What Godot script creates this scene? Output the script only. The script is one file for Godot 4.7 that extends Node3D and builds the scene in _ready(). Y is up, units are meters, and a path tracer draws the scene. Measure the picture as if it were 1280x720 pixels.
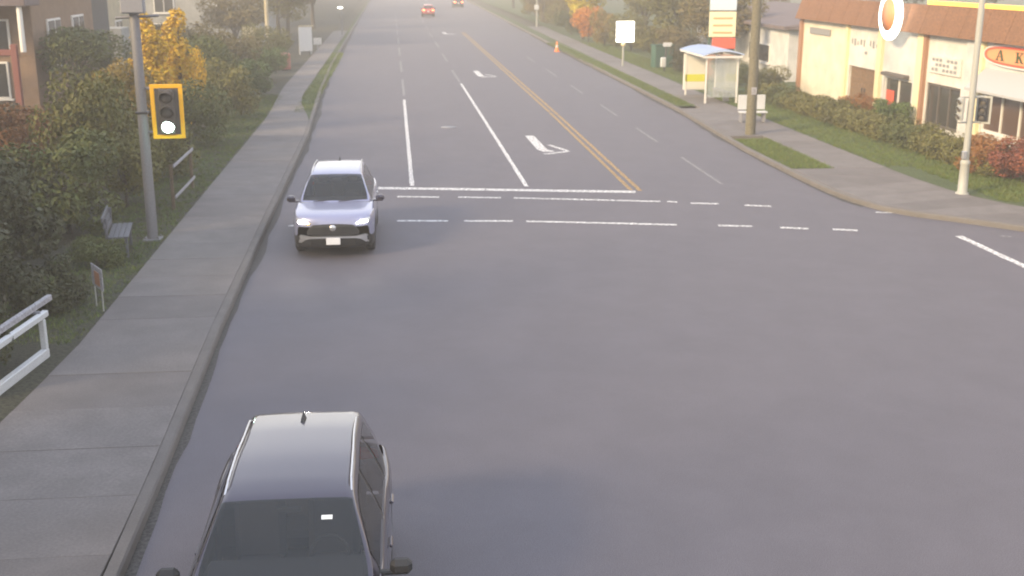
extends Node3D
# Coordinates: P(x, y, z) has z metres FORWARD along the street (Godot -z), x to the right, the camera above (0, 0, 0).

var rng := RandomNumberGenerator.new()
var taken := {}
var T := {}
var M := {}
var K := {}

func P(x: float, y: float, z: float) -> Vector3:
	return Vector3(x, y, -z)

func _ready() -> void:
	rng.seed = 7
	setup_camera_and_light()
	make_textures()
	make_materials()
	build_ground()
	build_shop()
	build_houses()
	build_left_furniture()
	build_right_furniture()
	build_cars()
	build_plants()
	build_grass()

# ------------------------------------------------------------------ camera, sky, sun, exposure
func setup_camera_and_light() -> void:
	var cam := Camera3D.new()
	cam.name = "camera"
	cam.fov = 27.98
	cam.near = 0.1
	cam.far = 1500.0
	add_child(cam)
	cam.position = Vector3(0, 6.3, 0)
	cam.rotation_degrees = Vector3(-15.473, -5.789, 0)
	cam.current = true
	var ca := CameraAttributesPhysical.new()   # the traffic camera's lens is a little out of focus for the distance
	ca.frustum_focal_length = 48.17
	ca.frustum_near = 0.1
	ca.frustum_far = 1500.0
	ca.frustum_focus_distance = 6.0
	ca.exposure_aperture = 4.5
	cam.attributes = ca
	var e := Environment.new()
	e.background_mode = Environment.BG_SKY
	var sm := ProceduralSkyMaterial.new()
	sm.sky_top_color = Color(0.60, 0.63, 0.70)
	sm.sky_horizon_color = Color(0.82, 0.81, 0.78)
	sm.sky_curve = 0.25
	sm.ground_bottom_color = Color(0.22, 0.21, 0.2)
	sm.ground_horizon_color = Color(0.6, 0.58, 0.57)
	sm.sun_angle_max = 45.0
	sm.sun_curve = 0.15
	var sky := Sky.new()
	sky.sky_material = sm
	e.sky = sky
	e.background_energy_multiplier = 0.8
	e.tonemap_mode = Environment.TONE_MAPPER_LINEAR
	e.tonemap_exposure = 4.3
	e.fog_enabled = true
	e.fog_density = 0.0026
	e.fog_light_color = Color(0.85, 0.835, 0.81)
	e.sdfgi_enabled = true
	e.ssao_enabled = true
	e.ssil_enabled = true
	var we := WorldEnvironment.new()
	we.name = "world_environment"
	we.environment = e
	add_child(we)
	var sun := DirectionalLight3D.new()
	sun.name = "sun"
	sun.light_energy = 0.5
	sun.light_color = Color(1.0, 0.89, 0.72)
	sun.light_angular_distance = 14.0
	sun.shadow_enabled = true
	add_child(sun)
	sun.look_at_from_position(Vector3.ZERO, Vector3(0.80, -0.42, -0.5), Vector3.UP)

# ------------------------------------------------------------------ textures and materials
func noise_tex(freq: float, lo: float, hi: float, sd: int, oct := 4, gain := 0.55, contrast := 1.0, cell := false) -> ImageTexture:
	var n := FastNoiseLite.new()
	n.seed = sd
	n.frequency = freq
	n.noise_type = FastNoiseLite.TYPE_CELLULAR if cell else FastNoiseLite.TYPE_SIMPLEX_SMOOTH
	n.fractal_octaves = oct
	n.fractal_gain = gain
	var im := n.get_seamless_image(512, 512)
	im.convert(Image.FORMAT_L8)
	var d := im.get_data()
	var lut := PackedByteArray()
	lut.resize(256)
	for i in 256:
		var t := clampf((i / 255.0 - 0.5) * contrast + 0.5, 0, 1)
		var v := lerpf(lo, hi, t)
		lut[i] = int(clampf(Color(v, v, v).linear_to_srgb().r, 0, 1) * 255.0)
	for i in d.size():
		d[i] = lut[d[i]]
	var o := Image.create_from_data(512, 512, false, Image.FORMAT_L8, d)
	o.convert(Image.FORMAT_RGB8)
	return ImageTexture.create_from_image(o)

func make_textures() -> void:
	T.grit = noise_tex(0.12, 0.45, 1.0, 1, 3, 0.7, 1.6)
	T.patch = noise_tex(0.012, 0.80, 1.0, 2, 5, 0.6, 1.6)
	T.fine = noise_tex(0.05, 0.72, 1.0, 3, 5, 0.65, 1.4)
	T.mottle = noise_tex(0.014, 0.90, 1.0, 12, 7, 0.72, 1.9)
	T.worn = noise_tex(0.035, 0.28, 1.0, 4, 5, 0.7, 3.2)
	T.bark = noise_tex(0.03, 0.4, 1.0, 5, 5, 0.7, 1.6)
	T.soil = noise_tex(0.03, 0.35, 1.0, 6, 6, 0.65, 1.8)
	T.flake = noise_tex(0.02, 0.55, 1.0, 8, 6, 0.7, 2.2)

func mat(c: Color, rough := 0.8, tex = null, scale := 1.0, detail = null, dscale := 0.1) -> StandardMaterial3D:
	var m := StandardMaterial3D.new()
	m.albedo_color = c.linear_to_srgb()
	m.roughness = rough
	m.metallic_specular = 0.5
	m.cull_mode = BaseMaterial3D.CULL_DISABLED
	if tex:
		m.albedo_texture = tex
		m.uv1_triplanar = true
		m.uv1_world_triplanar = true
		m.uv1_scale = Vector3.ONE * scale
	if detail:
		m.detail_enabled = true
		m.detail_blend_mode = BaseMaterial3D.BLEND_MODE_MUL
		m.detail_albedo = detail
		m.detail_uv_layer = BaseMaterial3D.DETAIL_UV_2
		m.uv2_triplanar = true
		m.uv2_world_triplanar = true
		m.uv2_scale = Vector3.ONE * dscale
	return m

func bump(m: StandardMaterial3D, tex: Texture2D, cm: float) -> StandardMaterial3D:
	m.heightmap_enabled = true
	m.heightmap_texture = tex
	m.heightmap_scale = cm
	return m

func glow(c: Color, e: float) -> StandardMaterial3D:
	var m := mat(c, 0.4)
	m.emission_enabled = true
	m.emission = c.linear_to_srgb()
	m.emission_energy_multiplier = e
	return m

func glass(c: Color, a: float, rough := 0.04) -> StandardMaterial3D:
	var m := mat(c, rough)
	m.transparency = BaseMaterial3D.TRANSPARENCY_ALPHA
	m.albedo_color.a = a
	return m

func paint(c: Color, rough := 0.32, metal := 0.35) -> StandardMaterial3D:
	var m := mat(c, rough)
	m.metallic = metal
	m.clearcoat_enabled = true
	m.clearcoat = 1.0
	m.clearcoat_roughness = 0.05
	return m

func leafm(c: Color) -> StandardMaterial3D:
	var m := mat(c, 0.65)
	m.vertex_color_use_as_albedo = true
	m.backlight_enabled = true
	m.backlight = (c * 0.35).linear_to_srgb()
	return m

func make_materials() -> void:
	M.asphalt = bump(mat(Color(0.150, 0.139, 0.160), 0.72, T.grit, 0.9, T.mottle, 0.085), T.grit, 0.5)
	M.concrete = bump(mat(Color(0.185, 0.168, 0.160), 0.85, T.fine, 0.7, T.patch, 0.11), T.fine, 0.3)
	M.concrete2 = bump(mat(Color(0.172, 0.156, 0.149), 0.88, T.fine, 0.9, T.patch, 0.13), T.fine, 0.3)
	M.concrete3 = bump(mat(Color(0.198, 0.18, 0.171), 0.85, T.fine, 0.6, T.patch, 0.17), T.fine, 0.3)
	M.kerb = bump(mat(Color(0.165, 0.152, 0.142), 0.9, T.fine, 1.1, T.patch, 0.2), T.fine, 0.4)
	M.gutter = mat(Color(0.085, 0.08, 0.075), 0.9, T.soil, 0.8)
	M.white_line = mat(Color(0.80, 0.79, 0.77), 0.7, T.worn, 0.5)
	M.worn_line = mat(Color(0.30, 0.295, 0.295), 0.75, T.worn, 0.7)
	M.yellow_line = mat(Color(0.46, 0.29, 0.10), 0.7, T.worn, 0.55)
	M.soil = bump(mat(Color(0.09, 0.085, 0.05), 0.95, T.soil, 0.5, T.patch, 0.05), T.soil, 2.0)
	M.lawn = bump(mat(Color(0.085, 0.125, 0.035), 0.95, T.soil, 0.6, T.patch, 0.08), T.soil, 2.0)
	M.leaf_litter = bump(mat(Color(0.06, 0.06, 0.035), 0.95, T.soil, 0.7, T.patch, 0.09), T.soil, 2.0)
	M.bark = bump(mat(Color(0.10, 0.085, 0.065), 0.95, T.bark, 1.4), T.bark, 1.0)
	M.steel = mat(Color(0.23, 0.225, 0.235), 0.55, T.fine, 0.8)
	M.steel.metallic = 0.3
	M.white_metal = mat(Color(0.40, 0.40, 0.36), 0.5, T.fine, 1.1)
	M.dark_metal = mat(Color(0.035, 0.035, 0.038), 0.5)
	M.grey_metal = mat(Color(0.24, 0.24, 0.26), 0.55, T.fine, 1.0)
	M.bench_grey = mat(Color(0.14, 0.14, 0.155), 0.8, T.fine, 1.0)
	M.wood_pole = bump(mat(Color(0.20, 0.18, 0.12), 0.9, T.bark, 0.8), T.bark, 0.6)
	M.white_paint = mat(Color(0.62, 0.63, 0.63), 0.55, T.fine, 0.9)
	M.grey_wood = mat(Color(0.42, 0.41, 0.43), 0.8, T.bark, 0.9)
	M.signal_yellow = mat(Color(0.95, 0.48, 0.01), 0.45)
	M.signal_dark = mat(Color(0.085, 0.075, 0.065), 0.6)
	M.rubber = mat(Color(0.02, 0.02, 0.021), 0.85)
	M.plastic = mat(Color(0.02, 0.02, 0.022), 0.55, T.fine, 2.0)
	M.chrome = mat(Color(0.62, 0.62, 0.63), 0.28)
	M.chrome.metallic = 0.8
	M.alloy = mat(Color(0.42, 0.42, 0.43), 0.35)
	M.alloy.metallic = 0.7
	M.car_glass = glass(Color(0.012, 0.018, 0.02), 0.42, 0.03)
	M.seat = mat(Color(0.045, 0.043, 0.05), 0.9, T.fine, 3.0)
	M.dash = mat(Color(0.03, 0.03, 0.032), 0.8)
	M.lens = glass(Color(0.5, 0.5, 0.52), 0.35, 0.05)
	M.headlight = glow(Color(1.0, 0.96, 0.9), 5.0)
	M.indicator = glow(Color(1.0, 0.62, 0.12), 2.5)
	M.redlight = glow(Color(1.0, 0.16, 0.05), 4.0)
	M.red_plastic = mat(Color(0.35, 0.02, 0.02), 0.25)
	M.plate = mat(Color(0.75, 0.75, 0.75), 0.5)
	M.cream = mat(Color(0.83, 0.755, 0.59), 0.85, T.fine, 0.5, T.patch, 0.12)
	M.offwhite = mat(Color(0.80, 0.77, 0.70), 0.8, T.fine, 0.6, T.patch, 0.14)
	M.palewall = mat(Color(0.70, 0.69, 0.66), 0.8, T.fine, 0.6, T.patch, 0.14)
	M.pilaster = mat(Color(0.85, 0.74, 0.45), 0.75, T.fine, 0.8)
	M.trim_brown = mat(Color(0.36, 0.19, 0.11), 0.75, T.fine, 0.8)
	M.mansard = bump(mat(Color(0.30, 0.145, 0.07), 0.85, T.bark, 0.6, T.patch, 0.2), T.bark, 0.8)
	M.door_brown = mat(Color(0.24, 0.145, 0.075), 0.6, T.bark, 0.5)
	M.pane = mat(Color(0.05, 0.05, 0.048), 0.06)
	M.pane2 = mat(Color(0.10, 0.065, 0.055), 0.1)
	M.frame_white = mat(Color(0.66, 0.64, 0.6), 0.6)
	M.frame_dark = mat(Color(0.10, 0.085, 0.075), 0.6)
	M.awning = mat(Color(0.46, 0.46, 0.46), 0.85, T.fine, 1.2)
	M.grey_print = mat(Color(0.24, 0.24, 0.24), 0.7)
	M.sign_red = mat(Color(0.72, 0.10, 0.05), 0.5)
	M.sign_orange = mat(Color(0.85, 0.32, 0.14), 0.5)
	M.sign_cream = mat(Color(0.85, 0.72, 0.45), 0.5)
	M.sign_blue = mat(Color(0.55, 0.62, 0.68), 0.5)
	M.sign_white = glow(Color(0.95, 0.94, 0.86), 0.75)
	M.green_print = mat(Color(0.03, 0.07, 0.02), 0.6)
	M.lit_strip = glow(Color(1.0, 0.5, 0.07), 0.3)
	M.shelter_roof = mat(Color(0.50, 0.60, 0.80), 0.35)
	M.shelter_glass = glass(Color(0.55, 0.6, 0.6), 0.28, 0.08)
	M.poster = mat(Color(0.82, 0.80, 0.70), 0.5, T.fine, 1.0)
	M.poster_yellow = mat(Color(0.62, 0.62, 0.04), 0.5)
	M.siding_tan = mat(Color(0.27, 0.18, 0.12), 0.85, T.fine, 0.5, T.patch, 0.2)
	M.siding_cream = mat(Color(0.55, 0.47, 0.31), 0.85, T.fine, 0.5, T.patch, 0.2)
	M.siding_grey = mat(Color(0.36, 0.36, 0.34), 0.85, T.fine, 0.5, T.patch, 0.2)
	M.siding_dark = mat(Color(0.085, 0.083, 0.083), 0.85, T.fine, 0.5, T.patch, 0.2)
	M.roof = bump(mat(Color(0.10, 0.092, 0.095), 0.9, T.grit, 0.5, T.patch, 0.2), T.grit, 0.8)
	M.roof_mauve = bump(mat(Color(0.21, 0.165, 0.165), 0.9, T.grit, 0.5, T.patch, 0.2), T.grit, 0.8)
	M.red_trim = mat(Color(0.22, 0.075, 0.058), 0.7, T.fine, 0.9)
	M.cone = mat(Color(0.95, 0.22, 0.03), 0.5)
	M.red_box = mat(Color(0.34, 0.12, 0.09), 0.6, T.fine, 1.0)
	M.fence_brown = bump(mat(Color(0.19, 0.14, 0.09), 0.9, T.bark, 0.7, T.patch, 0.2), T.bark, 0.6)
	M.green_box = mat(Color(0.03, 0.09, 0.06), 0.6)

# ------------------------------------------------------------------ mesh helpers
func st() -> SurfaceTool:
	var s := SurfaceTool.new()
	s.begin(Mesh.PRIMITIVE_TRIANGLES)
	s.set_smooth_group(-1)
	return s

func tri(s: SurfaceTool, a: Vector3, b: Vector3, c: Vector3) -> void:
	s.add_vertex(a); s.add_vertex(b); s.add_vertex(c)

func quad(s: SurfaceTool, a: Vector3, b: Vector3, c: Vector3, d: Vector3) -> void:
	tri(s, a, b, c); tri(s, a, c, d)

# box with chamfered edges; basis turns it
func box(s: SurfaceTool, c: Vector3, size: Vector3, ch := 0.0, b := Basis.IDENTITY) -> void:
	var h := size / 2.0
	if ch <= 0.0:
		var v := []
		for i in 8:
			v.append(c + b * Vector3(h.x * (1 if i & 1 else -1), h.y * (1 if i & 2 else -1), h.z * (1 if i & 4 else -1)))
		for f in [[0, 2, 3, 1], [4, 5, 7, 6], [0, 1, 5, 4], [2, 6, 7, 3], [0, 4, 6, 2], [1, 3, 7, 5]]:
			quad(s, v[f[0]], v[f[1]], v[f[2]], v[f[3]])
		return
	ch = minf(ch, minf(h.x, minf(h.y, h.z)) * 0.9)
	for ax in 3:
		for sg in [-1, 1]:
			var u := (ax + 1) % 3
			var w := (ax + 2) % 3
			var q := []
			for k in [[-1, -1], [1, -1], [1, 1], [-1, 1]]:
				var p := Vector3.ZERO
				p[ax] = h[ax] * sg
				p[u] = (h[u] - ch) * k[0]
				p[w] = (h[w] - ch) * k[1]
				q.append(c + b * p)
			if sg > 0:
				q.reverse()
			quad(s, q[0], q[1], q[2], q[3])
	for ax in 3:
		var u := (ax + 1) % 3
		var w := (ax + 2) % 3
		for su in [-1, 1]:
			for sw in [-1, 1]:
				var q := []
				for e in [[-1, 0], [1, 0], [1, 1], [-1, 1]]:
					var p := Vector3.ZERO
					p[ax] = (h[ax] - ch) * e[0]
					p[u] = (h[u] - (ch if e[1] else 0.0)) * su
					p[w] = (h[w] - (0.0 if e[1] else ch)) * sw
					q.append(c + b * p)
				if su * sw < 0:
					q.reverse()
				quad(s, q[0], q[1], q[2], q[3])
	for sx in [-1, 1]:
		for sy in [-1, 1]:
			for sz in [-1, 1]:
				var a := c + b * Vector3(h.x * sx, (h.y - ch) * sy, (h.z - ch) * sz)
				var d := c + b * Vector3((h.x - ch) * sx, h.y * sy, (h.z - ch) * sz)
				var e := c + b * Vector3((h.x - ch) * sx, (h.y - ch) * sy, h.z * sz)
				if sx * sy * sz > 0:
					tri(s, a, e, d)
				else:
					tri(s, a, d, e)

func tube(s: SurfaceTool, a: Vector3, b: Vector3, r0: float, r1: float, n := 10, caps := true) -> void:
	var d := (b - a).normalized()
	var x := d.cross(Vector3.UP if absf(d.y) < 0.9 else Vector3.RIGHT).normalized()
	var y := d.cross(x)
	s.set_smooth_group(0)
	for i in n:
		var t0 := TAU * i / n
		var t1 := TAU * (i + 1) / n
		var u := x * cos(t0) + y * sin(t0)
		var v := x * cos(t1) + y * sin(t1)
		quad(s, a + u * r0, a + v * r0, b + v * r1, b + u * r1)
	s.set_smooth_group(-1)
	if caps:
		for i in n:
			var t0 := TAU * i / n
			var t1 := TAU * (i + 1) / n
			var u := x * cos(t0) + y * sin(t0)
			var v := x * cos(t1) + y * sin(t1)
			tri(s, a, a + v * r0, a + u * r0)
			tri(s, b, b + u * r1, b + v * r1)

# closed profile (radius, along) turned round axis through c
func lathe(s: SurfaceTool, c: Vector3, axis: Vector3, prof: Array, n := 20) -> void:
	var d := axis.normalized()
	var x := d.cross(Vector3.UP if absf(d.y) < 0.9 else Vector3.RIGHT).normalized()
	var y := d.cross(x)
	s.set_smooth_group(1)
	for i in n:
		var u := x * cos(TAU * i / n) + y * sin(TAU * i / n)
		var v := x * cos(TAU * (i + 1) / n) + y * sin(TAU * (i + 1) / n)
		for k in prof.size() - 1:
			var p: Vector2 = prof[k]
			var q: Vector2 = prof[k + 1]
			quad(s, c + u * p.x + d * p.y, c + v * p.x + d * p.y, c + v * q.x + d * q.y, c + u * q.x + d * q.y)
	s.set_smooth_group(-1)

func poly_sheet(s: SurfaceTool, pts: PackedVector2Array, y: float) -> void:
	var ix := Geometry2D.triangulate_polygon(pts)
	for i in range(0, ix.size(), 3):
		var a := pts[ix[i]]
		var b := pts[ix[i + 1]]
		var c := pts[ix[i + 2]]
		if (b - a).cross(c - a) > 0:
			var t := b
			b = c
			c = t
		tri(s, P(a.x, y, a.y), P(b.x, y, b.y), P(c.x, y, c.y))

func fin(s: SurfaceTool, m: Material) -> ArrayMesh:
	s.generate_normals()
	s.set_material(m)
	return s.commit()

func numbered(n: String) -> String:
	if not taken.has(n):
		taken[n] = 0
		return n
	taken[n] += 1
	return "%s_%03d" % [n, taken[n]]

func put(called: String, mesh: Mesh, parent: Node = null) -> MeshInstance3D:
	var o := MeshInstance3D.new()
	o.mesh = mesh
	if parent:
		o.name = called
		parent.add_child(o, true)
	else:
		o.name = numbered(called)
		add_child(o)
	return o

func obj(called: String, s: SurfaceTool, m: Material, parent: Node = null) -> MeshInstance3D:
	return put(called, fin(s, m), parent)

func thing(called: String, label: String, category: String, at := Vector3.ZERO, turn := 0.0, group := "") -> Node3D:
	var o := Node3D.new()
	o.name = numbered(called)
	add_child(o)
	o.position = at
	o.rotation.y = turn
	return tag(o, label, category, group)

func tag(o: Node3D, label: String, category: String, group := "") -> Node3D:
	o.set_meta("label", label)
	o.set_meta("category", category)
	if group:
		o.set_meta("group", group)
	return o

func struct(called: String, s: SurfaceTool, m: Material, label := "") -> MeshInstance3D:
	var o := obj(called, s, m)
	o.set_meta("kind", "structure")
	if label:
		o.set_meta("label", label)
	return o

# one-box part
func bx(called: String, parent: Node, c: Vector3, size: Vector3, m: Material, ch := 0.01, b := Basis.IDENTITY) -> MeshInstance3D:
	var s := st()
	box(s, c, size, ch, b)
	return obj(called, s, m, parent)

# ------------------------------------------------------------------ ground, road, pavements
const LEFT_KERB := [[-3.0, -30.0], [-3.0, 10.0], [-3.05, 14.0], [-3.18, 20.0], [-3.25, 30.0], [-3.3, 45.0], [-3.75, 62.0], [-4.0, 80.0], [-4.1, 130.0], [-4.2, 330.0]]
const RIGHT_KERB := [[60.0, 16.0], [30.0, 20.5], [20.0, 23.6], [17.2, 25.2], [15.5, 26.5], [14.3, 27.8], [13.5, 28.55], [12.95, 29.4], [12.62, 30.6], [12.45, 32.0], [12.38, 34.2], [12.36, 40.0], [12.6, 46.0], [12.85, 52.0], [13.0, 70.0], [13.1, 83.0], [13.6, 120.0], [14.6, 200.0], [15.6, 330.0]]

func kerb(called: String, line: Array, side: float, label: String) -> void:
	var s := st()
	# profile: outwards distance from the road edge, height
	var prof := [Vector2(0, -0.05), Vector2(0.012, 0.105), Vector2(0.035, 0.135), Vector2(0.16, 0.14), Vector2(0.16, -0.05)]
	for i in line.size() - 1:
		var rows := []
		for k in 2:
			var j := i + k
			var p := Vector2(line[j][0], line[j][1])
			var a: Vector2 = p - Vector2(line[maxi(j - 1, 0)][0], line[maxi(j - 1, 0)][1])
			var b: Vector2 = Vector2(line[mini(j + 1, line.size() - 1)][0], line[mini(j + 1, line.size() - 1)][1]) - p
			var d := (a.normalized() + b.normalized()).normalized()
			var n := Vector2(d.y, -d.x) * side
			var r := []
			for q in prof:
				r.append(P(p.x + n.x * q.x, q.y, p.y + n.y * q.x))
			rows.append(r)
		for k in prof.size() - 1:
			quad(s, rows[0][k], rows[1][k], rows[1][k + 1], rows[0][k + 1])
	struct(called, s, M.kerb, label)

func at_z(line: Array, z: float) -> float:
	for i in line.size() - 1:
		if z >= line[i][1] and z <= line[i + 1][1]:
			return lerpf(line[i][0], line[i + 1][0], (z - line[i][1]) / maxf(line[i + 1][1] - line[i][1], 0.001))
	return line[line.size() - 1][0]

func right_at(z: float) -> float:
	for i in range(7, RIGHT_KERB.size() - 1):
		if z >= RIGHT_KERB[i][1] and z <= RIGHT_KERB[i + 1][1]:
			return lerpf(RIGHT_KERB[i][0], RIGHT_KERB[i + 1][0], (z - RIGHT_KERB[i][1]) / (RIGHT_KERB[i + 1][1] - RIGHT_KERB[i][1]))
	return 13.0

func strip(s: SurfaceTool, x0: float, z0: float, x1: float, z1: float, w: float, y := 0.004) -> void:
	# a painted strip with slightly ragged sides and ends
	var d := Vector2(x1 - x0, z1 - z0)
	var ln := d.length()
	d /= ln
	var n := Vector2(d.y, -d.x)
	var steps := maxi(2, int(ln / 0.35))
	var prev := []
	for i in steps + 1:
		var t := ln * i / steps
		if i == 0 or i == steps:
			t += rng.randf_range(-0.03, 0.03)
		var a := Vector2(x0, z0) + d * t + n * (w / 2 + rng.randf_range(-0.012, 0.008))
		var b := Vector2(x0, z0) + d * t - n * (w / 2 + rng.randf_range(-0.012, 0.008))
		var cur := [P(a.x, y, a.y), P(b.x, y, b.y)]
		if i > 0:
			quad(s, prev[0], prev[1], cur[1], cur[0])
		prev = cur

func marking(called: String, segs: Array, w: float, m: Material, parent: Node) -> void:
	var s := st()
	for g in segs:
		strip(s, g[0], g[1], g[2], g[3], w)
	obj(called, s, m, parent)

# edges of the left sidewalk: away from and towards the street
func walk_in(z: float) -> float:
	return -5.45 - maxf(0.0, 19.0 - z) * 0.06 - 0.45 * smoothstep(48.0, 66.0, z)

func walk_out(z: float) -> float:
	return minf(at_z(LEFT_KERB, z) - 0.163, lerpf(-3.2, -4.56, smoothstep(44.0, 60.0, z)))

# paving slab with chamfered edges from its four corners
func slab(c: Array, m: Material, parent: Node) -> void:
	var g := st()
	var mid: Vector2 = (c[0] + c[1] + c[2] + c[3]) / 4.0
	var up := rng.randf_range(-0.004, 0.004)
	var top := []
	var rim := []
	var low := []
	for q in c:
		var w: Vector2 = q + (mid - q).normalized() * 0.006
		var v: Vector2 = q + (mid - q).normalized() * 0.016
		top.append(P(v.x, 0.139 + up, v.y))
		rim.append(P(w.x, 0.131 + up, w.y))
		low.append(P(w.x, 0.02, w.y))
	quad(g, top[0], top[1], top[2], top[3])
	for k in 4:
		quad(g, top[k], rim[k], rim[(k + 1) % 4], top[(k + 1) % 4])
		quad(g, rim[k], low[k], low[(k + 1) % 4], rim[(k + 1) % 4])
	obj("slab", g, m, parent)

func build_ground() -> void:
	var s := st()
	quad(s, P(-500, -0.06, -60), P(-500, -0.06, 900), P(500, -0.06, 900), P(500, -0.06, -60))
	struct("ground", s, M.soil, "brown and green earth around the street")
	# road: between the kerbs, open to the side street on the right
	var pts := PackedVector2Array()
	for p in LEFT_KERB:
		pts.append(Vector2(p[0], p[1]))
	var rk := RIGHT_KERB.duplicate()
	rk.reverse()
	for p in rk:
		pts.append(Vector2(p[0], p[1]))
	pts.append(Vector2(60, -30))
	s = st()
	poly_sheet(s, pts, 0.0)
	var road := struct("road", s, M.asphalt, "wide grey asphalt street with turn lane at a side street junction")
	kerb("kerb_left", LEFT_KERB, -1.0, "grey concrete kerb beside the left sidewalk")
	var rside := RIGHT_KERB
	kerb("kerb_right", rside, 1.0, "grey concrete kerb curving into the side street on the right")
	# paint
	marking("stop_line", [[-0.55, 34.1, 2.6, 33.55]], 0.34, M.white_line, road)
	marking("stop_line", [[2.62, 33.53, 6.95, 32.72]], 0.34, M.white_line, road)
	for g in [[0.05, 32.72, 1.2, 32.5], [1.75, 32.45, 2.95, 32.24], [3.3, 32.18, 7.35, 31.25], [7.55, 31.2, 7.8, 31.12], [8.15, 30.92, 8.88, 30.75], [9.55, 30.5, 10.2, 30.27]]:
		marking("crosswalk_line", [g], 0.16, M.white_line, road)
	for g in [[0.0, 29.42, 1.3, 29.26], [1.75, 29.22, 2.95, 29.08], [3.3, 29.02, 7.06, 28.22], [8.1, 28.02, 8.95, 27.84], [9.6, 27.62, 10.25, 27.42], [10.85, 27.28, 11.38, 27.12]]:
		marking("crosswalk_line", [g], 0.17, M.white_line, road)
	marking("crosswalk_line", [[12.75, 29.2, 13.15, 29.1]], 0.14, M.white_line, road)
	marking("crosswalk_line", [[-2.75, 29.1, -2.35, 29.05]], 0.16, M.white_line, road)
	marking("side_street_line", [[13.62, 26.3, 13.66, 20.5]], 0.2, M.white_line, road)
	marking("side_street_line", [[14.6, 26.2, 14.85, 26.05]], 0.14, M.worn_line, road)
	marking("lane_line", [[0.47, 34.4, 0.5, 58.0]], 0.13, M.white_line, road)
	for k in 8:
		marking("lane_line", [[0.52, 60.0 + k * 14.0, 0.52, 69.0 + k * 14.0]], 0.13, M.worn_line, road)
	marking("lane_line", [[3.88, 33.9, 3.8, 66.0]], 0.13, M.white_line, road)
	for k in 7:
		marking("lane_line", [[3.78, 67.0 + k * 15.0, 3.75, 75.0 + k * 15.0]], 0.13, M.worn_line, road)
	marking("centre_line", [[6.87, 33.0, 7.0, 52.0], [7.0, 52.3, 7.02, 120.0]], 0.12, M.yellow_line, road)
	marking("centre_line", [[7.12, 32.9, 7.24, 51.0], [7.24, 51.2, 7.26, 120.0]], 0.12, M.yellow_line, road)
	for g in [[33.7, 38.9], [42.5, 46.5], [50.5, 55.0], [60.0, 64.5], [70.0, 75.0], [81.0, 86.0]]:
		marking("lane_line", [[9.8, g[0], 9.82, g[1]]], 0.11, M.worn_line, road)
	for dz in [0.0, 29.6, 76.0]:
		# left turn arrow for the traffic that comes towards the camera
		s = st()
		poly_sheet(s, PackedVector2Array([Vector2(5.04, 44.7 + dz), Vector2(5.38, 44.7 + dz), Vector2(5.44, 41.05 + dz), Vector2(5.62, 40.8 + dz), Vector2(5.62, 40.55 + dz), Vector2(5.24, 40.62 + dz), Vector2(5.08, 41.1 + dz)]), 0.004)
		strip(s, 5.64, 42.2 + dz, 6.15, 40.66 + dz, 0.15)
		strip(s, 5.22, 40.05 + dz, 6.16, 40.6 + dz, 0.2)
		obj("turn_arrow", s, M.white_line, road)
	# manhole and tar seams
	s = st()
	lathe(s, P(2.2, 0.004, 47.5), Vector3.UP, [Vector2(0.33, 0), Vector2(0.33, 0.004), Vector2(0.0, 0.005)], 20)
	obj("manhole_cover", s, M.grey_metal, road)
	# dirt in the gutters
	var gut := [[LEFT_KERB, 1, -1.0, 0.0, 140.0], [RIGHT_KERB, 9, 1.0, 30.0, 140.0]]
	for q in gut:
		s = st()
		var z: float = q[3]
		var w0 := 0.16
		while z < q[4]:
			var z1: float = z + 0.8
			var w1 := clampf(w0 + rng.randf_range(-0.07, 0.07), 0.08, 0.26)
			var xa: float = (at_z(q[0], z) if q[2] < 0 else right_at(z))
			var xb: float = (at_z(q[0], z1) if q[2] < 0 else right_at(z1))
			quad(s, P(xa, 0.003, z), P(xb, 0.003, z1), P(xb - q[2] * w1, 0.003, z1), P(xa - q[2] * w0, 0.003, z))
			z = z1
			w0 = w1
		obj("gutter_dirt", s, M.gutter, road)
	# left: sidewalk slabs, verge, planted ground
	var left := Node3D.new()
	left.name = "sidewalk_left"
	add_child(left)
	left.set_meta("kind", "structure")
	left.set_meta("label", "grey concrete slab sidewalk along the left side of the street")
	var ms := [M.concrete, M.concrete2, M.concrete3, M.concrete, M.concrete3]
	for i in 78:
		var z := 5.0 + i * 1.5
		slab([Vector2(walk_in(z - 0.75), z - 0.75), Vector2(walk_in(z + 0.75), z + 0.75), Vector2(walk_out(z + 0.75), z + 0.75), Vector2(walk_out(z - 0.75), z - 0.75)], ms[rng.randi() % 5], left)
	s = st()
	for i in 60:
		var z := 46.0 + i * 4.0
		for k in 4:
			var za := z + k
			var zb := z + k + 1.0
			quad(s, P(walk_out(za) + 0.004, 0.11, za), P(walk_out(zb) + 0.004, 0.11, zb), P(at_z(LEFT_KERB, zb) - 0.155, 0.115, zb), P(at_z(LEFT_KERB, za) - 0.155, 0.115, za))
	struct("verge_left", s, M.lawn, "narrow strip of grass between kerb and left sidewalk")
	s = st()
	for i in 60:
		var z := -10.0 + i * 5.0
		for k in 5:
			var za := z + k
			var zb := z + k + 1.0
			quad(s, P(-90, 0.10, za), P(-90, 0.10, zb), P(walk_in(zb) + 0.02, 0.105, zb), P(walk_in(za) + 0.02, 0.105, za))
	struct("planted_ground", s, M.leaf_litter, "dark earth and leaf litter under the bushes on the left")
	# right: sidewalk slabs, verge, lawn
	var right := Node3D.new()
	right.name = "sidewalk_right"
	add_child(right)
	right.set_meta("kind", "structure")
	right.set_meta("label", "pale concrete slab sidewalk along the right side of the street")
	ms = [M.concrete, M.concrete2, M.concrete3, M.concrete, M.concrete3]
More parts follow.
